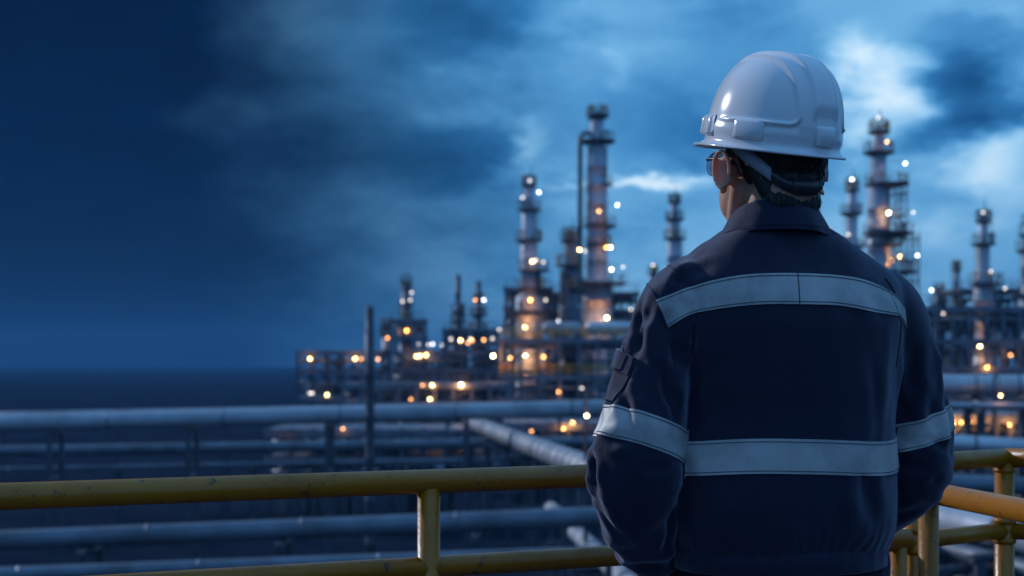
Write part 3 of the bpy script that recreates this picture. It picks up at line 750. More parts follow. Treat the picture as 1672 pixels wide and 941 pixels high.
# head frame
HC = Vector((-.0125, .0, 1.603)); YAW = R(23); HM = Matrix.Rotation(YAW, 3, 'Z')@Matrix.Rotation(R(9), 3, 'X')
def H(x, y, z): return HC+HM@Vector((x, y, z))
def head_blobs(b):
    e = lambda c, r, rot=None: b.ell(H(*c), r, HM@rot if rot is not None else HM)
    e((0,-.006,.043), (.0735,.089,.094))          # skull
    e((0,.030,.055), (.066,.062,.070))           # forehead
    e((0,.035,-.010), (.063,.056,.075))          # mid face
    for s in (-1, 1):
        e((.040*s,.055,-.012), (.024,.026,.026))       # cheek bone
        b.cap(H(.056*s,.012,-.030), .017, H(.046*s,.035,-.082), .014)  # jaw side
        b.cap(H(.046*s,.035,-.082), .014, H(.018*s,.082,-.104), .014)  # jaw line
        e((.040*s,.055,-.045), (.024,.032,.045)); e((.050*s,.052,-.004), (.020,.030,.030))
        e((.028*s,.082,.040), (.024,.013,.010))        # brow ridge
    e((0,.060,-.060), (.045,.038,.045))          # mouth area
    e((0,.088,-.104), (.022,.016,.015))          # chin
    b.chain([(H(0,.090,.030), .009), (H(0,.110,.000), .010), (H(0,.119,-.014), .012)])   # nose
    for s in (-1, 1): e((.013*s,.106,-.018), (.009,.011,.008))
    e((0,.098,-.048), (.024,.010,.0055)); e((0,.097,-.058), (.021,.010,.006))    # lips
    # neck
    b.cap((-.010,-.012,1.42), .064, H(0,-.028,-.045), .056)
    b.cap((-.012,.02,1.43), .050, H(0,.012,-.060), .045)
    e((0,-.060,-.030), (.050,.035,.045))
def ear_blobs(b):
    for s in (-1, 1):
        rot = Matrix.Rotation(R(-20*s), 3, 'Z')@Matrix.Rotation(R(-10), 3, 'X')
        pts = []
        for k in range(15):                       # helix
            a = R(200)-R(290)*k/14
            pts.append((H(*(Vector((.097*s, .001, -.005))+rot@Vector((.006*s, .017*math.cos(a)+.0, .031*math.sin(a)+.003)))), .0042))
        for p, q in zip(pts[:-1], pts[1:]): b.cap(p[0], p[1], q[0], q[1], 8)
        b.ell(H(.0940*s,.002,-.004), (.0030,.0160,.0290), HM@rot, 18, 12)      # concha
        b.ell(H(.089*s,.012,-.034), (.0055,.009,.010), HM@rot, 12, 8)      # lobe
        b.ell(H(.078*s,.022,-.003), (.005,.005,.008), HM@rot, 10, 6)        # tragus
b = Blob(); head_blobs(b); ear_blobs(b)
for s in (-1, 1): b.ell(H(.079*s, .008, -.004), (.012,.014,.024), HM)
# trunk, arms and legs (mostly inside the clothes)
SH_L, EL_L, WR_L = Vector((-.180,-.035,1.372)), Vector((-.246,-.085,1.118)), Vector((-.214,.005,.918))
SH_R, EL_R, WR_R = Vector((.195,.045,1.362)), Vector((.243,.080,1.100)), Vector((.118,.205,.985))
b.ell((0,.02,1.34), (.155,.095,.14)); b.ell((0,.015,1.15), (.14,.095,.2)); b.ell((0,.02,.97), (.155,.105,.13)); b.cap((-.13,0,1.40), .05, (.14,.02,1.40), .05)
for sh, el, wr in ((SH_L, EL_L, WR_L), (SH_R, EL_R, WR_R)):
    b.chain([(sh, .046), (el, .036)]+([(Vector((.214,.132,1.032)), .034)] if sh is SH_R else [])+[(wr, .026)])
HIP = ((-.095,.02,.93), (.095,.035,.93)); KNE = ((-.115,.03,.50), (.12,.06,.50)); ANK = ((-.12,.0,.10), (.13,.05,.10))
for h, k, a in zip(HIP, KNE, ANK):
    b.chain([(h, .080), (k, .052), (a, .036)]); b.cap(a, .034, (a[0]-.02, a[1]+.12, .05), .026)
def hand(b, wr, d, pn, s):
    """wr wrist, d direction down the hand, pn palm normal, s side of the thumb"""
    d = d.normalized(); pn = (pn-d*pn.dot(d)).normalized(); w = d.cross(pn)*s
    rot = Matrix((w, pn, d)).transposed()
    b.cap(wr-d*.02, .026, wr+d*.025, .026)
    b.ell(wr+d*.055, (.040,.016,.048), rot)
    for k, (off, L) in enumerate(((.030,.076), (.010,.084), (-.010,.078), (-.029,.062))):
        p = wr+d*(.092-.004*k)+w*off; cur = p-d*.02; dirn = d.copy(); segs = [(cur, .0092)]; ang = 0
        for j, f in enumerate((.25, .42, .30, .24)):
            cur = cur+dirn*(L*f if j else .02); ang += (14, 26, 24, 14)[j]+k*3
            segs.append((cur, .0090-.0006*j)); dirn = d*math.cos(R(ang))+pn*math.sin(R(ang))
        b.chain(segs, 10)
    p = wr+d*.03+w*.026+pn*.004; t = (d*.75+w*.55+pn*.45).normalized()
    b.chain([(p-t*.01, .0135), (p+t*.035, .0115), (p+t*.058+pn*.006, .0098), (p+t*.078+pn*.014, .0082)], 10)
hand(b, WR_L+Vector((0,.0,-.012)), Vector((.03,.16,-.42)), Vector((1,.2,0)), 1)
hand(b, WR_R+Vector((-.012,.012,-.004)), Vector((-.8,.35,-.25)), Vector((-.2,-.5,-.6)), 1)
skin = solid(b, .0034, 3, .5)
body = place(skin, 'body', MT['skin'], man)
print('body verts', len(skin.vertices))

# ---- jacket ----------------------------------------------------------
YB = R(12)
def rotb(x, y):   # body frame -> man frame
    return x*math.cos(YB)-y*math.sin(YB), x*math.sin(YB)+y*math.cos(YB)
#        z     a     b     cx    cy
TOR = [(.955,.184,.134, .000,.018), (.975,.192,.141, .000,.018), (1.00,.199,.148, .000,.016), (1.05,.202,.151,-.002,.012), (1.12,.198,.146,.000,.010), (1.20,.192,.139,.003,.008),
       (1.28,.195,.138,.006,.004), (1.34,.203,.136,.008,.000), (1.385,.204,.126,.008,-.002), (1.415,.198,.114,.006,-.003), (1.44,.180,.100,.003,-.003), (1.462,.154,.089,-.002,-.003), (1.482,.124,.080,-.008,-.003), (1.500,.094,.074,-.012,-.003), (1.515,.074,.068,-.012,-.003)]
def tor(z):
    for (z0, *p), (z1, *q) in zip(TOR[:-1], TOR[1:]):
        if z <= z1 or z1 == TOR[-1][0]:
            t = max(0, min(1, (z-z0)/(z1-z0))); return [u+(w-u)*t for u, w in zip(p, q)]
def tor_pt(th, z, ex=0):
    a, bb, cx, cy_ = tor(z); n = 2.35; c, s = math.cos(th), math.sin(th)
    x = (a+ex)*abs(c)**(2/n)*(1 if c > 0 else -1); y = (bb+ex)*abs(s)**(2/n)*(1 if s > 0 else -1)
    X_, Y_ = rotb(x+cx, y+cy_); return Vector((X_, Y_, z))
def torso_mb():
    m = Blob(); n = 72; zs = [.955+.01*i for i in range(57)]; zs = [z for z in zs if z <= 1.515]; vs = []
    for z in zs:
        for i in range(n): vs.append(tor_pt(2*math.pi*i/n, z))
    k = len(zs); fs = [(j*n+i, j*n+(i+1) % n, (j+1)*n+(i+1) % n, (j+1)*n+i) for j in range(k-1) for i in range(n)]
    m.add(vs, fs+[tuple(range(n-1, -1, -1)), tuple(range((k-1)*n, k*n))]); return m
def curve(pts, n):
    """Catmull-Rom through (point, radius)"""
    out = []; P_ = [pts[0]]+list(pts)+[pts[-1]]
    for i in range(1, len(P_)-2):
        for k in range(n):
            t = k/n; a = [Vector((*q[0], q[1])) for q in P_[i-1:i+3]]
            v = .5*((2*a[1])+(a[2]-a[0])*t+(2*a[0]-5*a[1]+4*a[2]-a[3])*t*t+(3*a[1]-a[0]-3*a[2]+a[3])*t**3)
            out.append((v.xyz, v.w))
    out.append((Vector(pts[-1][0]), pts[-1][1])); return out
SL_L = curve([((-.095,-.022,1.402), .062), ((-.165,-.032,1.378), .072), ((-.202,-.045,1.310), .0625), ((-.227,-.064,1.225), .0640), ((-.2445,-.078,1.150), .0720),
              ((-.2510,-.075,1.085), .0740), ((-.2430,-.045,1.020), .0650), ((-.226,-.015,.965), .0500), ((-.213,.006,.928), .0390)], 8)
SL_R = curve([((.105,.030,1.398), .062), ((.176,.045,1.366), .073), ((.212,.055,1.300), .0640), ((.232,.062,1.220), .0600), ((.2455,.068,1.150), .0620),
              ((.2460,.085,1.085), .0640), ((.218,.128,1.035), .0580), ((.172,.170,1.003), .0480), ((.130,.198,.988), .0390)], 8)
jb = torso_mb(); jb.path([p for p, r in SL_L], [r for p, r in SL_L], 28); jb.path([p for p, r in SL_R], [r for p, r in SL_R], 28)
jm = solid(jb, .0042, 14, .5)
print('jacket verts', len(jm.vertices))
# creases
def seg_d(p, a, b_):
    ab = b_-a; t = max(0, min(1, (p-a).dot(ab)/ab.length_squared)); return (p-(a+ab*t)).length, t
CR = []
def crease(a, b_, w, d): CR.append((Vector(a), Vector(b_), w, d))
rg = random.Random(4)
# left sleeve: folds hang from the shoulder, cross at the elbow and above the cuff
def sl_pt(S, s, ang, k=1.0):
    f = s*(len(S)-1); i = min(int(f), len(S)-2); t = f-i
    p = S[i][0].lerp(S[i+1][0], t); r = S[i][1]+(S[i+1][1]-S[i][1])*t; d = (S[i+1][0]-S[i][0]).normalized()
    side = Vector((0,-1,0)); side = (side-d*side.dot(d)).normalized(); out = side.cross(d)   # side faces the camera
    return p+(side*math.cos(ang)+out*math.sin(ang))*r*k, d
for S, sg in ((SL_L, 1), (SL_R, 1)):
    for k in range(30):
        s = rg.uniform(.12, .95); a0 = rg.uniform(-2.6, 2.6)
        elbow = math.exp(-((s-.60)/.12)**2); cuff = 1 if s > .8 else 0
        if elbow > .4 or cuff:
            da = rg.uniform(.7, 1.5)*rg.choice((-1, 1)); ds = rg.uniform(-.06, .06)
        else: da = rg.uniform(-.8, .8); ds = rg.uniform(.10, .2)
        p0, _ = sl_pt(S, max(.05, s-ds/2), a0-da/2); p1, _ = sl_pt(S, min(.98, s+ds/2), a0+da/2)
        crease(p0, p1, rg.uniform(.007, .014), rg.uniform(.0025, .0060))
# specific folds
def ls(u, v, y): return Vector(((u-836)/K*(MY+y)-MX, y, CAMZ-DECK+(590-v)/K*(MY+y)))
for u0, v0, u1, v1, w, d in ((1078,470,1040,560,.010,.005), (1100,440,1110,500,.010,.004), (1062,480,1022,590,.009,.004), (1090,520,1105,620,.012,.007), (1120,560,1140,690,.016,.004),
                             (1150,600,1165,690,.02,.003), (1455,560,1475,690,.013,.005), (1430,580,1440,700,.012,.003), (1470,540,1483,640,.010,.007), (1400,800,1450,700,.014,.003),
                             (965,760,1000,820,.010,.006), (975,830,1010,880,.010,.005), (958,730,990,790,.010,.005), (1075,880,1130,790,.018,.004), (1110,850,1190,800,.02,.0035), (1440,860,1400,780,.018,.004),
                             (1460,520,1420,470,.014,.003), (1130,480,1100,440,.010,.003), (1000,700,1070,735,.012,.003), (1150,430,1105,455,.012,.0035), (1085,450,1150,400,.012,.003)):
    crease(ls(u0, v0, -.10), ls(u1, v1, -.10), w, d)
import numpy as np
def crease_field(P_, noi):
    q = np.zeros(len(P_))
    for a, b_, w, d in CR:
        A_, B_ = np.array(a), np.array(b_); ab = B_-A_; t = np.clip((P_-A_)@ab/(ab@ab), 0, 1)
        dd = np.linalg.norm(P_-(A_+t[:, None]*ab), axis=1)+noi; f = np.sin(math.pi*(.12+.76*t))
        q += -d*f*np.exp(-(dd/w)**2)+d*.55*f*np.exp(-((dd-w*1.9)/(w*1.1))**2)
    return q*1.6
def jdisp(p, n):
    q = 0.0
    z = p.z
    q += .0042*noise.noise(Vector((p.x*9, p.y*9, p.z*4)))+.0020*noise.noise(Vector((p.x*26, p.y*26, p.z*11))+Vector((5,0,0)))
    # gathered hem above the waistband
    if z < 1.06 and abs(p.x) < .205 and not (p.x < -.165):
        g = max(0, min(1, (1.05-z)/.07)); an = math.atan2(p.y-.015, p.x)
        q += g*.0008*math.sin(an*46+noise.noise(p*14)*5)*math.exp(-((z-.985)/.035)**2)
    return q
vs = [v.co.copy() for v in jm.vertices]; ns = [v.normal.copy() for v in jm.vertices]
PA = np.array([tuple(p) for p in vs]); CF = crease_field(PA, np.array([noise.noise(p*22)*.008 for p in vs]))
for v, p, n, cf in zip(jm.vertices, vs, ns, CF):
    v.co = p+n*(jdisp(p, n)+float(cf))
jm.update()
# smooth lightly once more
jo_tmp = bpy.data.objects.new('tmp', jm); C.objects.link(jo_tmp); sm = jo_tmp.modifiers.new('s', 'SMOOTH'); sm.iterations = 1; sm.factor = .4
bpy.context.view_layer.update(); dg = bpy.context.evaluated_depsgraph_get(); jm2 = bpy.data.meshes.new_from_object(jo_tmp.evaluated_get(dg), depsgraph=dg); bpy.data.objects.remove(jo_tmp); bpy.data.meshes.remove(jm)
jacket = place(jm2, 'jacket', MT['jacket'], man)
BV = BVHTree.FromPolygons([v.co.copy() for v in jm2.vertices], [tuple(p.vertices) for p in jm2.polygons])

def sheet(rows, off, thick, name, m, parent, closed=False, edge=True):
    """a strip of cloth laid on the jacket: rows of points already on the surface with their normals"""
    mb = MB(); nr = len(rows); nc = len(rows[0]); vs = []
    for r_ in rows:
        for p, n in r_: vs.append(p+n*(off+thick))
    for r_ in rows:
        for p, n in r_: vs.append(p+n*(off-.004))
    o = nr*nc; fs = []
    for i in range(nr-1):
        for j in range(nc if closed else nc-1):
            k = (j+1) % nc
            fs.append((i*nc+j, i*nc+k, (i+1)*nc+k, (i+1)*nc+j)); fs.append((o+i*nc+j, o+(i+1)*nc+j, o+(i+1)*nc+k, o+i*nc+k))
    for j in range(nc if closed else nc-1):
        k = (j+1) % nc
        fs.append((j, o+j, o+k, k)); a = (nr-1)*nc; fs.append((a+j, a+k, o+a+k, o+a+j))
    if not closed:
        for i in range(nr-1):
            fs.append((i*nc, (i+1)*nc, o+(i+1)*nc, o+i*nc)); a = nc-1; fs.append((i*nc+a, o+i*nc+a, o+(i+1)*nc+a, (i+1)*nc+a))
    mb.add(vs, fs)
    ob = local(mb, name, m, parent, True)
    ob.data.update(); bmm = bmesh.new(); bmm.from_mesh(ob.data); bmesh.ops.recalc_face_normals(bmm, faces=bmm.faces)
    for e in bmm.edges:
        if len(e.link_faces) == 2 and e.calc_face_angle(0) > R(50): e.smooth = False
    bmm.to_mesh(ob.data); bmm.free()
    return ob
def near(p, lift=0):
    c, n, i, d = BV.find_nearest(p); return c, n
def smooth_rows(rows, it=2, closed=False):
    for _ in range(it):
        out = []
        for i, r_ in enumerate(rows):
            nr_ = []
            for j, (p, n) in enumerate(r_):
                acc = p*2; nn = n*2; w = 2
                for a, b_ in ((i-1, j), (i+1, j), (i, j-1), (i, j+1)):
                    if closed: b_ %= len(r_)
                    if 0 <= a < len(rows) and 0 <= b_ < len(r_): acc = acc+rows[a][b_][0]; nn = nn+rows[a][b_][1]; w += 1
                nr_.append((acc/w if 0 < i < len(rows)-1 and (closed or 0 < j < len(r_)-1) else p, nn.normalized()))
            out.append(nr_)
        rows = out
    return rows
def stitches(rows, r_, name, parent, closed=False):
    pts = [p+n*.0030 for p, n in rows[r_]]
    return local(MB().path(pts, .0006, 5, closed), name, MT['stitch'], parent)
def ring_band(fn, s0, s1, name, label=None, nc=120, nr=12):
    rows = []
    for i in range(nr+1):
        rows.append([near(fn(2*math.pi*j/nc, s0+(s1-s0)*i/nr)) for j in range(nc)])
    rows = smooth_rows(rows, 2, True)
    ob = sheet(rows, .0004, .0016, name, MT['tape'], jacket, True)
    for q in (1, nr-1): stitches(rows, q, 'stitching', jacket, True)
    return ob
# waist band
def waist(th, t):
    z = 1.148-.056*t+.004*math.sin(th*3+1)
    z += .004 if math.sin(th) < 0 else 0
    return tor_pt(th, z, .002)
ring_band(waist, 0, 1, 'reflective_band')
def sleeve_band(S, sc, wdt, tilt, side_ang=0):
    L = sum((S[i+1][0]-S[i][0]).length for i in range(len(S)-1))
    i0 = min(range(len(S)), key=lambda i: (S[i][0]-sc).length); p0 = S[i0][0]; d = (S[i0+2][0]-S[i0-2][0]).normalized()
    d = (d+tilt).normalized(); a = d.orthogonal().normalized(); a = Vector((0,-1,0)); a = (a-d*a.dot(d)).normalized(); c = d.cross(a)
    r = S[i0][1]
    def fn(th, t):
        o = p0+d*(wdt*(t-.5)); q = (a*math.cos(th)+c*math.sin(th))
        hit = BV.ray_cast(o, q, .2)
        return hit[0] if hit[0] is not None else o+q*r
    return fn
# sleeve rings are cast outwards from the sleeve axis so that they stay on the sleeve
def ring_cast(fn, name):
    nc, nr = 96, 12; rows = []
    for i in range(nr+1):
        row = []
        for j in range(nc):
            p = fn(2*math.pi*j/nc, i/nr); c, n, k, dd = BV.find_nearest(p); row.append((c, n))
        rows.append(row)
    rows = smooth_rows(rows, 2, True)
    ob = sheet(rows, .0004, .0016, name, MT['tape'], jacket, True)
    for q in (1, nr-1): stitches(rows, q, 'stitching', jacket, True)
    return ob
ring_cast(sleeve_band(SL_L, Vector((-.236,-.07,1.160)), .052, Vector((-.13,-.05,0))), 'reflective_band')
ring_cast(sleeve_band(SL_R, Vector((.246,.07,1.166)), .047, Vector((.13,.05,0))), 'reflective_band')
# yoke band across the back, running on over the right shoulder seam: cast straight forward onto the back
def proj(x, z, y=-.6, dirn=Vector((0,1,0))):
    h = BV.ray_cast(Vector((x, y, z)), dirn)
    if h[0] is None:
        c, n, i, d = BV.find_nearest(Vector((x, -.02, z))); return c, n
    return h[0], h[1]
def wx(u, y=-.11): return (u-836)/K*(MY+y)-MX
def wz(v, y=-.11): return CAMZ-DECK+(590-v)/K*(MY+y)
TOPC = [(1073,490), (1110,475), (1150,462), (1200,452), (1250,448), (1306,447.5), (1360,449), (1400,453), (1430,460), (1461,473)]
BOTC = [(1092,535), (1125,515), (1160,507), (1205,501), (1250,498), (1306,498), (1360,499), (1395,503), (1435,510), (1482,514)]
def cr1(L, t):
    f = t*(len(L)-1); i = min(int(f), len(L)-2); t = f-i; g = lambda k: L[max(0, min(len(L)-1, k))]
    a, b_, c, d = g(i-1), g(i), g(i+1), g(i+2)
    return tuple(.5*(2*b_[k]+(c[k]-a[k])*t+(2*a[k]-5*b_[k]+4*c[k]-d[k])*t*t+(3*b_[k]-a[k]-3*c[k]+d[k])*t**3) for k in (0, 1))
def yoke(TC, BC, name, nc=110, nr=12, yo=-.6, dr=Vector((0,1,0)), yy=-.11):
    rows = []
    for i in range(nr+1):
        row = []
        for j in range(nc+1):
            a, b_ = cr1(TC, j/nc), cr1(BC, j/nc); u = a[0]+(b_[0]-a[0])*i/nr; v = a[1]+(b_[1]-a[1])*i/nr
            row.append(proj(wx(u, yy), wz(v, yy), yo, dr))
        rows.append(row)
    rows = smooth_rows(rows, 3)
    ob = sheet(rows, .0004, .0017, name, MT['tape'], jacket)
    for q in (1, nr-1): stitches(rows, q, 'stitching', jacket)
    return ob, rows
yb, yrows = yoke(TOPC, BOTC, 'reflective_band')
local(MB().path([r_[60][0]+r_[60][1]*.0024 for r_ in yrows], .0009, 5), 'centre_seam', MT['thread'], jacket)
yoke([(1463,474), (1480,482), (1499,497)], [(1484,515), (1492,523), (1504,533)], 'reflective_band', 24)
yoke([(1100,520), (1160,512), (1230,508), (1300,507), (1370,508), (1430,512), (1475,520)], [(1100,570), (1160,562), (1230,558), (1300,557), (1370,558), (1430,562), (1475,570)], 'reflective_band', 80, 10, .6, Vector((0,-1,0)), .12)

# seams pressed on the jacket
def seam(pts, r=.0014, name='seam', n=60):
    out = []
    for k in range(n+1):
        u, v = cr1(pts, k/n); p, nn = proj(wx(u), wz(v)); out.append(p+nn*.0006)
    for _ in range(2): out = [out[0]]+[(out[i-1]+out[i]*2+out[i+1])/4 for i in range(1, len(out)-1)]+[out[-1]]
    return local(MB().path(out, r, 6), name, MT['thread'], jacket)
seam([(1062,455), (1068,475), (1080,510), (1092,545), (1100,590), (1105,640)])
seam([(1461,452), (1478,480), (1488,520), (1486,560), (1482,600)])
seam([(1098,425), (1104,440), (1110,458)], .0010)
seam([(1024,560), (1015,590), (1006,625), (1000,660)], .0011)

# sleeve pocket with a buttoned flap
def patch(pts4, n, off, thick, name, m, parent):
    a, b_, c, d = pts4; rows = []
    for i in range(n+1):
        row = []
        for j in range(n+1):
            s, t = j/n, i/n; p = (Vector(a).lerp(Vector(b_), s)).lerp(Vector(d).lerp(Vector(c), s), t); row.append(near(ls(p[0], p[1], p[2])))
        rows.append(row)
    rows = smooth_rows(rows, 2); return sheet(rows, off, thick, name, m, parent), rows
pk, _ = patch(((975,585,0.0), (1016,590,-.11), (1002,655,-.11), (958,650,0.0)), 12, .0004, .0035, 'sleeve_pocket', MT['jacket'], jacket)
fl, rows = patch(((980,562,.0), (1022,576,-.11), (1010,606,-.11), (974,594,0.0)), 12, .004, .0040, 'pocket_flap', MT['jacket'], jacket)
for e in ([rows[k][11] for k in range(1, 12)], rows[11][1:12]): local(MB().path([p+n*.009 for p, n in e], .0011, 5), 'stitching', MT['thread'], jacket)

# waistband of the jacket and trousers
def hem(th, z): return tor_pt(th, max(z, .955))
mb = MB(); n = 90; zs = [(.930, -.006), (.934, .002), (.968, .003), (.972, -.004)]; vs = []
for z, ex in zs:
    for i in range(n):
        th = 2*math.pi*i/n; a, bb, cx, cy_ = .186, .136, 0, .018; c, s = math.cos(th), math.sin(th)
        e_ = ex+.0012*math.sin(th*60); X_, Y_ = rotb((a+e_)*abs(c)**(.87)*(1 if c > 0 else -1)+cx, (bb+e_)*abs(s)**(.87)*(1 if s > 0 else -1)+cy_); vs.append((X_, Y_, z))
mb.add(vs, [(j*n+i, j*n+(i+1) % n, (j+1)*n+(i+1) % n, (j+1)*n+i) for j in range(3) for i in range(n)])
local(mb, 'waistband', MT['jacket'], jacket)
tb = Blob(); tb.ell((0,.02,.93), (.168,.125,.13)); tb.ell((0,.02,.90), (.176,.128,.10))
for h, k, a in zip(HIP, KNE, ANK): tb.chain([(h, .098), (Vector(h).lerp(Vector(k), .5), .088), (k, .074), ((a[0], a[1], .13), .064)])
tm = solid(tb, .006, 6, .5)
for v in tm.vertices:
    p = v.co; v.co = p+v.normal*(.005*noise.noise(Vector((p.x*12, p.y*12, p.z*6)))+.003*noise.noise(Vector((p.x*8, p.y*8, p.z*34))))
place(tm, 'trousers', MT['trousers'], man)
for a in ANK:
    bb_ = Blob(); bb_.cap((a[0], a[1]-.005, .055), .050, (a[0], a[1], .17), .052); bb_.cap((a[0], a[1]-.01, .045), .044, (a[0]-.035, a[1]+.16, .042), .042); bb_.ell((a[0]-.03, a[1]+.14, .05), (.050,.065,.042))
    bb_.box((a[0]-.016, a[1]+.065, .014), (.095, .29, .026), R(10))
    bo = place(solid(bb_, .005, 4), 'boot', MT['boot'], man)

# collar: a stand with a folded leaf, higher at the nape, open in front
def collar():
    n = 72; cx, cy_ = -.012, -.006; mb = MB(); prof = []
    for i in range(n+1):
        th = R(-90)-R(158)+R(316)*i/n       # -90 deg is the back of the neck
        w = (1+math.cos(th+R(90)))/2         # 1 at the back, 0 in front
        c, s = math.cos(th), math.sin(th); k = 1-w
        top = 1.546-.052*k; fold = 1.549-.052*k; bot = 1.497-.062*k**1.3
        wv = .0018*math.sin(i*.9)
        pts = [(.070, top-.06), (.068, top-.004), (.0705, fold+.002), (.0755, fold+.0015), (.081, fold-.010), (.089, (fold+bot)/2+.002), (.0985+wv+.006*k, bot+.002), (.100+wv+.006*k, bot-.001), (.0975+wv+.006*k, bot-.001), (.0865, (fold+bot)/2-.002), (.076, fold-.014)]
        for r_, z in pts: prof.append((cx+c*(r_)*1.0, cy_+s*r_*.93+.015*k*(1 if s > 0 else 0), z))
    m_ = 11
    fs = [(i*m_+j, (i+1)*m_+j, (i+1)*m_+j+1, i*m_+j+1) for i in range(n) for j in range(m_-1)]
    mb.add(prof, fs)
    o = local(mb, 'collar', MT['collar'], jacket)
    sd_ = o.modifiers.new('thickness', 'SOLIDIFY'); sd_.thickness = .0016; sd_.offset = 0
    ss = o.modifiers.new('soft', 'SUBSURF'); ss.levels = 1; ss.render_levels = 2
    st = [Vector(prof[i*m_+6])+Vector((math.cos(R(-90)-R(158)+R(316)*i/n), math.sin(R(-90)-R(158)+R(316)*i/n), .35))*.0016+Vector((0,0,.005)) for i in range(1, n)]
    local(MB().path(st, .0007, 5), 'stitching', MT['thread'], jacket)
collar()

# ---- hair ------------------------------------------------------------
hb = Blob()
hb.ell(H(0,-.012,.046), (.0770,.089,.094), HM, 28, 18)
hb.ell(H(0,-.053,-.018), (.050,.040,.048), HM)
hb.ell(H(0,-.052,-.044), (.043,.033,.034), HM)
hb.cap(H(-.022,-.061,-.048), .031, H(.022,-.061,-.048), .031)
hb.ell(H(0,.026,.075), (.074,.070,.058), HM)
for s in (-1, 1):
    hb.cap(H(.060*s,-.026,.020), .016, H(.042*s,-.052,-.030), .017); hb.ell(H(.070*s,.034,.014), (.007,.010,.026), HM)
hm_ = solid(hb, .0030, 4)
for v in hm_.vertices:
    p = v.co; v.co = p+v.normal*.0028*noise.noise(Vector((p.x*150, p.y*150, p.z*28)))
hair = place(hm_, 'hair', MT['hair'], man)
# fine strands along the nape and round the ears
hbv = BVHTree.FromPolygons([v.co.copy() for v in hm_.vertices], [tuple(p.vertices) for p in hm_.polygons])
mb = MB(); rg = random.Random(9)
for k in range(900):
    th = rg.uniform(-2.75, -.39); z = rg.uniform(-.075, .03)
    o = H(0, -.03, z); d = HM@Vector((math.cos(th), math.sin(th), 0)); h = hbv.ray_cast(o+d*.2, -d)
    if h[0] is None: continue
    p = h[0]; dn = (HM@Vector((rg.uniform(-.25,.25), -.0, -1))); dn = (dn-h[1]*dn.dot(h[1])).normalized(); L = rg.uniform(.008, .018)
    q = [p+h[1]*.0003, p+dn*L*.5+h[1]*.0013, p+dn*L+h[1]*rg.uniform(-.0005, .0012)]
    w = dn.cross(h[1])*.0007
    mb.add([q[0]-w, q[0]+w, q[1]+w*.8, q[1]-w*.8, q[2]], [(0,1,2,3), (3,2,4)])
st = local(mb, 'strand', MT['hair'], hair); st['kind'] = 'stuff'

# ---- face details ----------------------------------------------------
for s in (-1, 1):
    e = Blob().ell(H(.030*s,.0775,.012), (.0125,.0125,.0125), HM); eo = local(e, 'eye', MT['eye'], man)
    local(Blob().ell(H(.030*s,.0868,.012), (.0052,.0040,.0052), HM, 12, 8), 'iris', MT['iris'], eo)
    local(Blob().cap(H(.018*s,.0945,.031), .0032, H(.046*s,.082,.032), .0024, 8), 'eyebrow', MT['hair'], man)
    pts = [H(.030*s+.0135*math.cos(a*math.pi/8), .0885-.35*abs(.0135*math.cos(a*math.pi/8)), .0135+.0070*math.sin(a*math.pi/8)) for a in range(9)]
    local(MB().path(pts, .0017, 6), 'eyelid', MT['skin'], man)

# ---- safety glasses --------------------------------------------------
gl = MB(); rows = 9; cols = 13; G_ = {}
glasses = bpy.data.objects.new('safety_glasses', None); C.objects.link(glasses); glasses.parent = man
tag(glasses, None, None) if False else None
def lens_pt(s, a, r_):
    # half width .031, half height .021, wraps round the face
    x = .0460+.0370*r_*math.cos(a)*(1 if math.cos(a) > 0 else .95); z = .006+.0205*r_*math.sin(a)+(-.003*(r_*math.cos(a)) if math.sin(a) < 0 else 0)
    y = .1180-.0055*(x/.035)**2.2
    return x*s, y, z
for s in (-1, 1):
    mb = MB(); vs = [lens_pt(s, 0, 0)]; n = 28
    for k in range(1, 5):
        for i in range(n): vs.append(lens_pt(s, 2*math.pi*i/n, k/4))
    fs = [(0, 1+i, 1+(i+1) % n) for i in range(n)]+[(1+(k-1)*n+i, 1+k*n+i, 1+k*n+(i+1) % n, 1+(k-1)*n+(i+1) % n) for k in range(1, 4) for i in range(n)]
    mb.add([H(*v) for v in vs], fs); lo = local(mb, 'lens', MT['lens'], glasses)
    sd_ = lo.modifiers.new('t', 'SOLIDIFY'); sd_.thickness = .002
    pts = [H(*lens_pt(s, 2*math.pi*i/28, 1.02)) for i in range(28)]
    local(MB().path(pts, .0007, 8, True), 'lens_rim', MT['strap'], glasses)
    local(MB().path([H(.083*s,.082,.0125), H(.0835*s,.074,.0145), H(.082*s,.05,.0150), H(.085*s,.02,.0155), H(.086*s,-.002,.014), H(.084*s,-.016,.006), H(.082*s,-.026,-.008)], [.0026,.0032,.0030,.0026,.0024,.0021,.0018], 8), 'temple_arm', MT['black'], glasses)
local(MB().path([H(-.006,.1065,.012), H(0,.109,.0135), H(.006,.1065,.012)], .0018, 8), 'bridge', MT['strap'], glasses)

# ---- hard hat --------------------------------------------------------
HHC = Vector((-.0165,-.006,1.652)); HHM = Matrix.Rotation(R(31), 3, 'Z')@Matrix.Rotation(R(11.5), 3, 'X')
def G(x, y, z): return HHC+HHM@Vector((x, y, z))
AX, AY, AZ = .1030, .1270, .1415
def sstep(a, b_, x):
    t = max(0, min(1, (x-a)/(b_-a))); return t*t*(3-2*t)
def dome(th, ph):
    """th: 0 = right side, 90 = front; ph: 0 at the rim, 90 at the crown"""
    c, s = math.cos(th), math.sin(th); cp, sp = math.cos(ph), math.sin(ph)
    e = .64
    x = AX*c*cp**e; y = AY*s*cp**e; z = AZ*sp**1.0
    y *= 1+.02*math.sin(ph*2)
    return Vector((x, y, z))
_bp = [(.045,.128), (.010,.126), (-.020,.117), (-.042,.100), (-.054,.078), (-.058,.055), (-.0565,.040), (-.050,.033), (-.038,.031), (-.015,.031)]
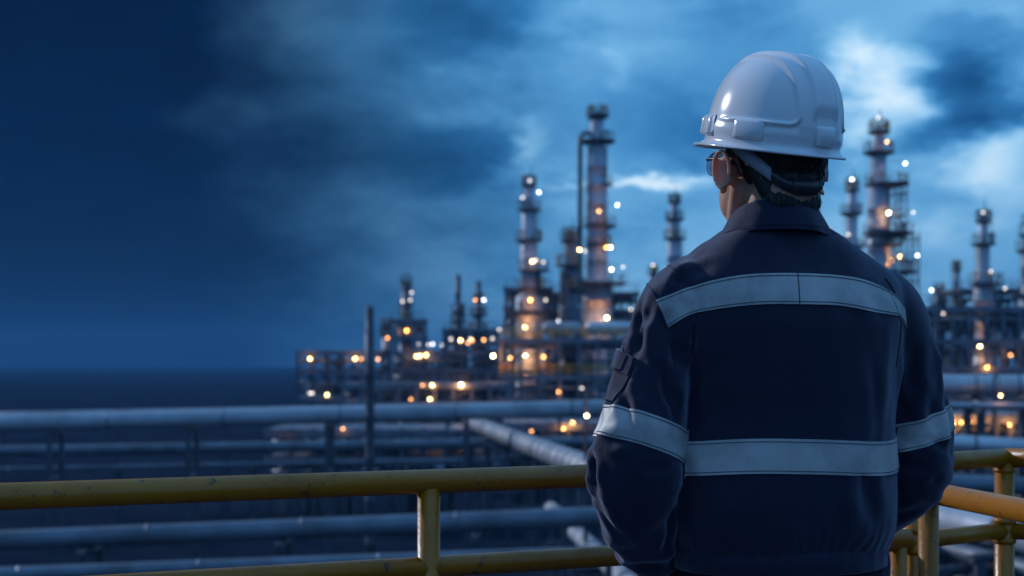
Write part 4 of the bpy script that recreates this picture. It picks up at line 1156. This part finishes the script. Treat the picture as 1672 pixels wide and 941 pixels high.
BEAD = _bp
def dome_r(th, ph):
    p = dome(th, ph); k = p.normalized(); x, y, z = p; d = 0
    el = z/AZ
    fade = sstep(.10, .22, el) if y < 0 else sstep(.30, .55, el)
    ax_ = abs(x)
    d += .0024*(1-sstep(.043, .048, ax_))*fade
    d += .0062*math.exp(-((ax_-.0225)/.0034)**2)*sstep(.26, .44, el)
    d += .0048*(1-sstep(.0185, .0225, ax_))*sstep(.30, .48, el)
    # moulded bead outlining each side of the shell: down beside the crest, round a corner, forward to the side slot
    if z > .044: db = abs(ax_-.046)
    elif ax_ < .060: db = abs(math.hypot(ax_-.060, z-.044)-.014)
    else: db = abs(z-.030)
    am = (1-sstep(-.03, .03, y)) if z < .05 else (1-sstep(.03, .07, y))
    d += .0050*math.exp(-(db/.0032)**2)*am
    d += .0022*math.exp(-((z-.014)/.010)**2)      # thicker foot above the brim
    return p+k*d
def shell_mesh():
    n, m_ = 460, 160; mb = MB(); vs = []
    for j in range(m_):
        ph = (math.pi/2)*(j/m_)
        for i in range(n): vs.append(dome_r(2*math.pi*i/n, ph))
    top = len(vs); vs.append(dome_r(0, math.pi/2-1e-4))
    fs = [(j*n+i, j*n+(i+1) % n, (j+1)*n+(i+1) % n, (j+1)*n+i) for j in range(m_-1) for i in range(n)]+[((m_-1)*n+i, (m_-1)*n+(i+1) % n, top) for i in range(n)]
    # brim: rolls outwards below the rim, long peak in front, gutter behind
    base = 0; prev = 0; rings = []
    def brim(i, k):
        th = 2*math.pi*i/n; c, s = math.cos(th), math.sin(th)
        pk = max(0, s)**5; bk = max(0, -s)**2
        w = .0085+.034*pk+.005*bk
        prof = [(.0, -.004), (.15, -.0085), (.5, -.0115), (.9, -.0135), (1.0, -.0125), (1.03, -.0150), (1.0, -.0172), (.9, -.0168), (.5, -.0150), (.1, -.0140), (-.12, -.010), (-.25, .0), (-.35, .010)]
        f, z = prof[k]; L = math.hypot(AX*c, AY*s)
        if f < 0: rr = L+f*.0085
        else: rr = L+w*f
        return Vector((c*AX*rr/L if L else 0, s*AY*rr/L, z-.006*pk*max(f, 0)-.012*s*s*0))
    for k in range(13):
        st_ = len(vs)
        for i in range(n): vs.append(brim(i, k))
        for i in range(n):
            a, b_ = prev+i, prev+(i+1) % n; fs.append((b_, a, st_+i, st_+(i+1) % n))
        prev = st_
    # inside skin
    for j in range(0, m_, 8):
        st_ = len(vs); ph = (math.pi/2)*(j/m_)
        for i in range(n): vs.append(dome(2*math.pi*i/n, ph)*.972)
        for i in range(n): fs.append((prev+(i+1) % n, prev+i, st_+i, st_+(i+1) % n))
        prev = st_
    mb.add([G(*v) for v in vs], fs); return mb
hat = bpy.data.objects.new('hard_hat', None); C.objects.link(hat); hat.parent = man
shell = local(shell_mesh(), 'helmet_shell', MT['helmet'], hat)
# moulded lugs round the foot of the shell: accessory slots at the sides, one behind, a strip in front
def lug(th_deg, half, z0, z1, out, name='lug'):
    th0 = R(th_deg); n = 14; vs = []; fs = []; mb = MB()
    prof = [(z0, 0), (z0+.0015, out*.8), (z0+.004, out), (z1-.006, out*.93), (z1-.0015, out*.6), (z1, -.001)]
    k = len(prof)
    for i in range(n+1):
        f = i/n; th = th0+R(half)*(2*f-1); e = sstep(0, .12, f)*(1-sstep(.88, 1, f))
        for z, o in prof:
            ph = math.asin(max(0, min(1, z/AZ))); p = dome(th, ph) if z > 0 else dome(th, 0)+Vector((0, 0, z)); q = Vector((p.x, p.y, 0)).normalized()
            vs.append(G(*(p+q*(.0015+o*(.15+.85*e)))))
    fs = [(i*k+j, (i+1)*k+j, (i+1)*k+j+1, i*k+j+1) for i in range(n) for j in range(k-1)]+[tuple(range(k-1, -1, -1)), tuple(range(n*k, n*k+k))]
    mb.add(vs, fs); return local(mb, name, MT['helmet'], hat)
for a in (180+22, -22): lug(a, 13.5, .001, .034, .0062)
for a in (180-26, 26): lug(a, 10, .001, .036, .0075)
lug(-90, 11, .001, .034, .0080)
for a in (130, 50): lug(a, 9, .001, .034, .0085, 'visor_clip')
# under the brim: the black cradle ring and the grey nape strap with its ratchet
def strap_ring(z_of, w, off, a0, a1, thick=.0016, n=70):
    mb = MB(); vs = []
    for i in range(n+1):
        a = a0+(a1-a0)*i/n; c, s = math.cos(a), math.sin(a); z = z_of(a)
        ax = .079+off; ay = .090+off; tp = 1+.0*z
        for dz, dr in ((-w/2, 0), (w/2, 0), (w/2, thick), (-w/2, thick)):
            k = 1-.0*(dz)
            vs.append(H(c*(ax+dr)*k, -.014+s*(ay+dr)*k, z+dz))
    fs = [(i*4+j, i*4+(j+1) % 4, (i+1)*4+(j+1) % 4, (i+1)*4+j) for i in range(n) for j in range(4)]+[(3,2,1,0), (n*4, n*4+1, n*4+2, n*4+3)]
    mb.add(vs, fs); return mb
local(strap_ring(lambda a: .060, .030, .004, 0, 2*math.pi, .004), 'cradle', MT['black'], hat)
# nape strap: from in front of each ear, over it and round below the back of the skull
def nape(s0, s1, w, off, m, name, thick=.0022):
    mb = MB(); n = 50; vs = []
    def rad_(a, z):
        dv = (HM@Vector((math.cos(a), math.sin(a)*1.15, 0))).normalized(); o_ = H(0, -.014, z); hh = hbv.ray_cast(o_+dv*.25, -dv)
        return (hh[0]-o_).length if hh[0] is not None else .09
    for i in range(n+1):
        f = s0+(s1-s0)*i/n       # -1 .. 1, 0 at the nape
        a = R(-90)+R(112)*f; c, s = math.cos(a), math.sin(a)
        q = abs(f); z = -.022+.068*sstep(.12, 1.0, q)+.006*sstep(.7, 1, q)
        sh_ = .96 if z < 0 else 1.0
        ww = w*(1+.35*sstep(.35, .8, q)); dv = (HM@Vector((c, s*1.15, 0))).normalized()
        rad = sum(rad_(a+R(k), z+dz_) for k in (-12,-8,-4,0,4,8,12) for dz_ in (-.008,0,.008))/21
        rad = rad+.0030+off+.004*sstep(.5, .8, q); lv = HM.inverted()@dv; ax = ay = rad; c, s = lv.x, lv.y
        nx, ny = c/ax, s/ay; L = math.hypot(nx, ny); nx, ny = nx/L, ny/L
        for dz, dr in ((-ww/2, 0), (ww/2, 0), (ww/2, thick), (0, thick*1.5), (-ww/2, thick)):
            vs.append(H(c*ax+nx*dr, -.014+s*ay+ny*dr, z+dz))
    fs = [(i*5+j, i*5+(j+1) % 5, (i+1)*5+(j+1) % 5, (i+1)*5+j) for i in range(n) for j in range(5)]+[(4,3,2,1,0), tuple(n*5+k for k in range(5))]
    mb.add(vs, fs); return local(mb, name, m, hat)
nape(-1, -.40, .021, .001, MT['strap'], 'nape_strap'); nape(.40, 1, .021, .001, MT['strap'], 'nape_strap')
nape(-.40, .40, .022, .0020, MT['black'], 'size_adjuster', .003)
nape(-.16, .16, .026, .0045, MT['black'], 'ratchet', .0040)
for f in (.22, .30, .38, -.22, -.30, -.38): nape(f-.012, f+.012, .019, .0040, MT['black'], 'ratchet_tooth', .0022)
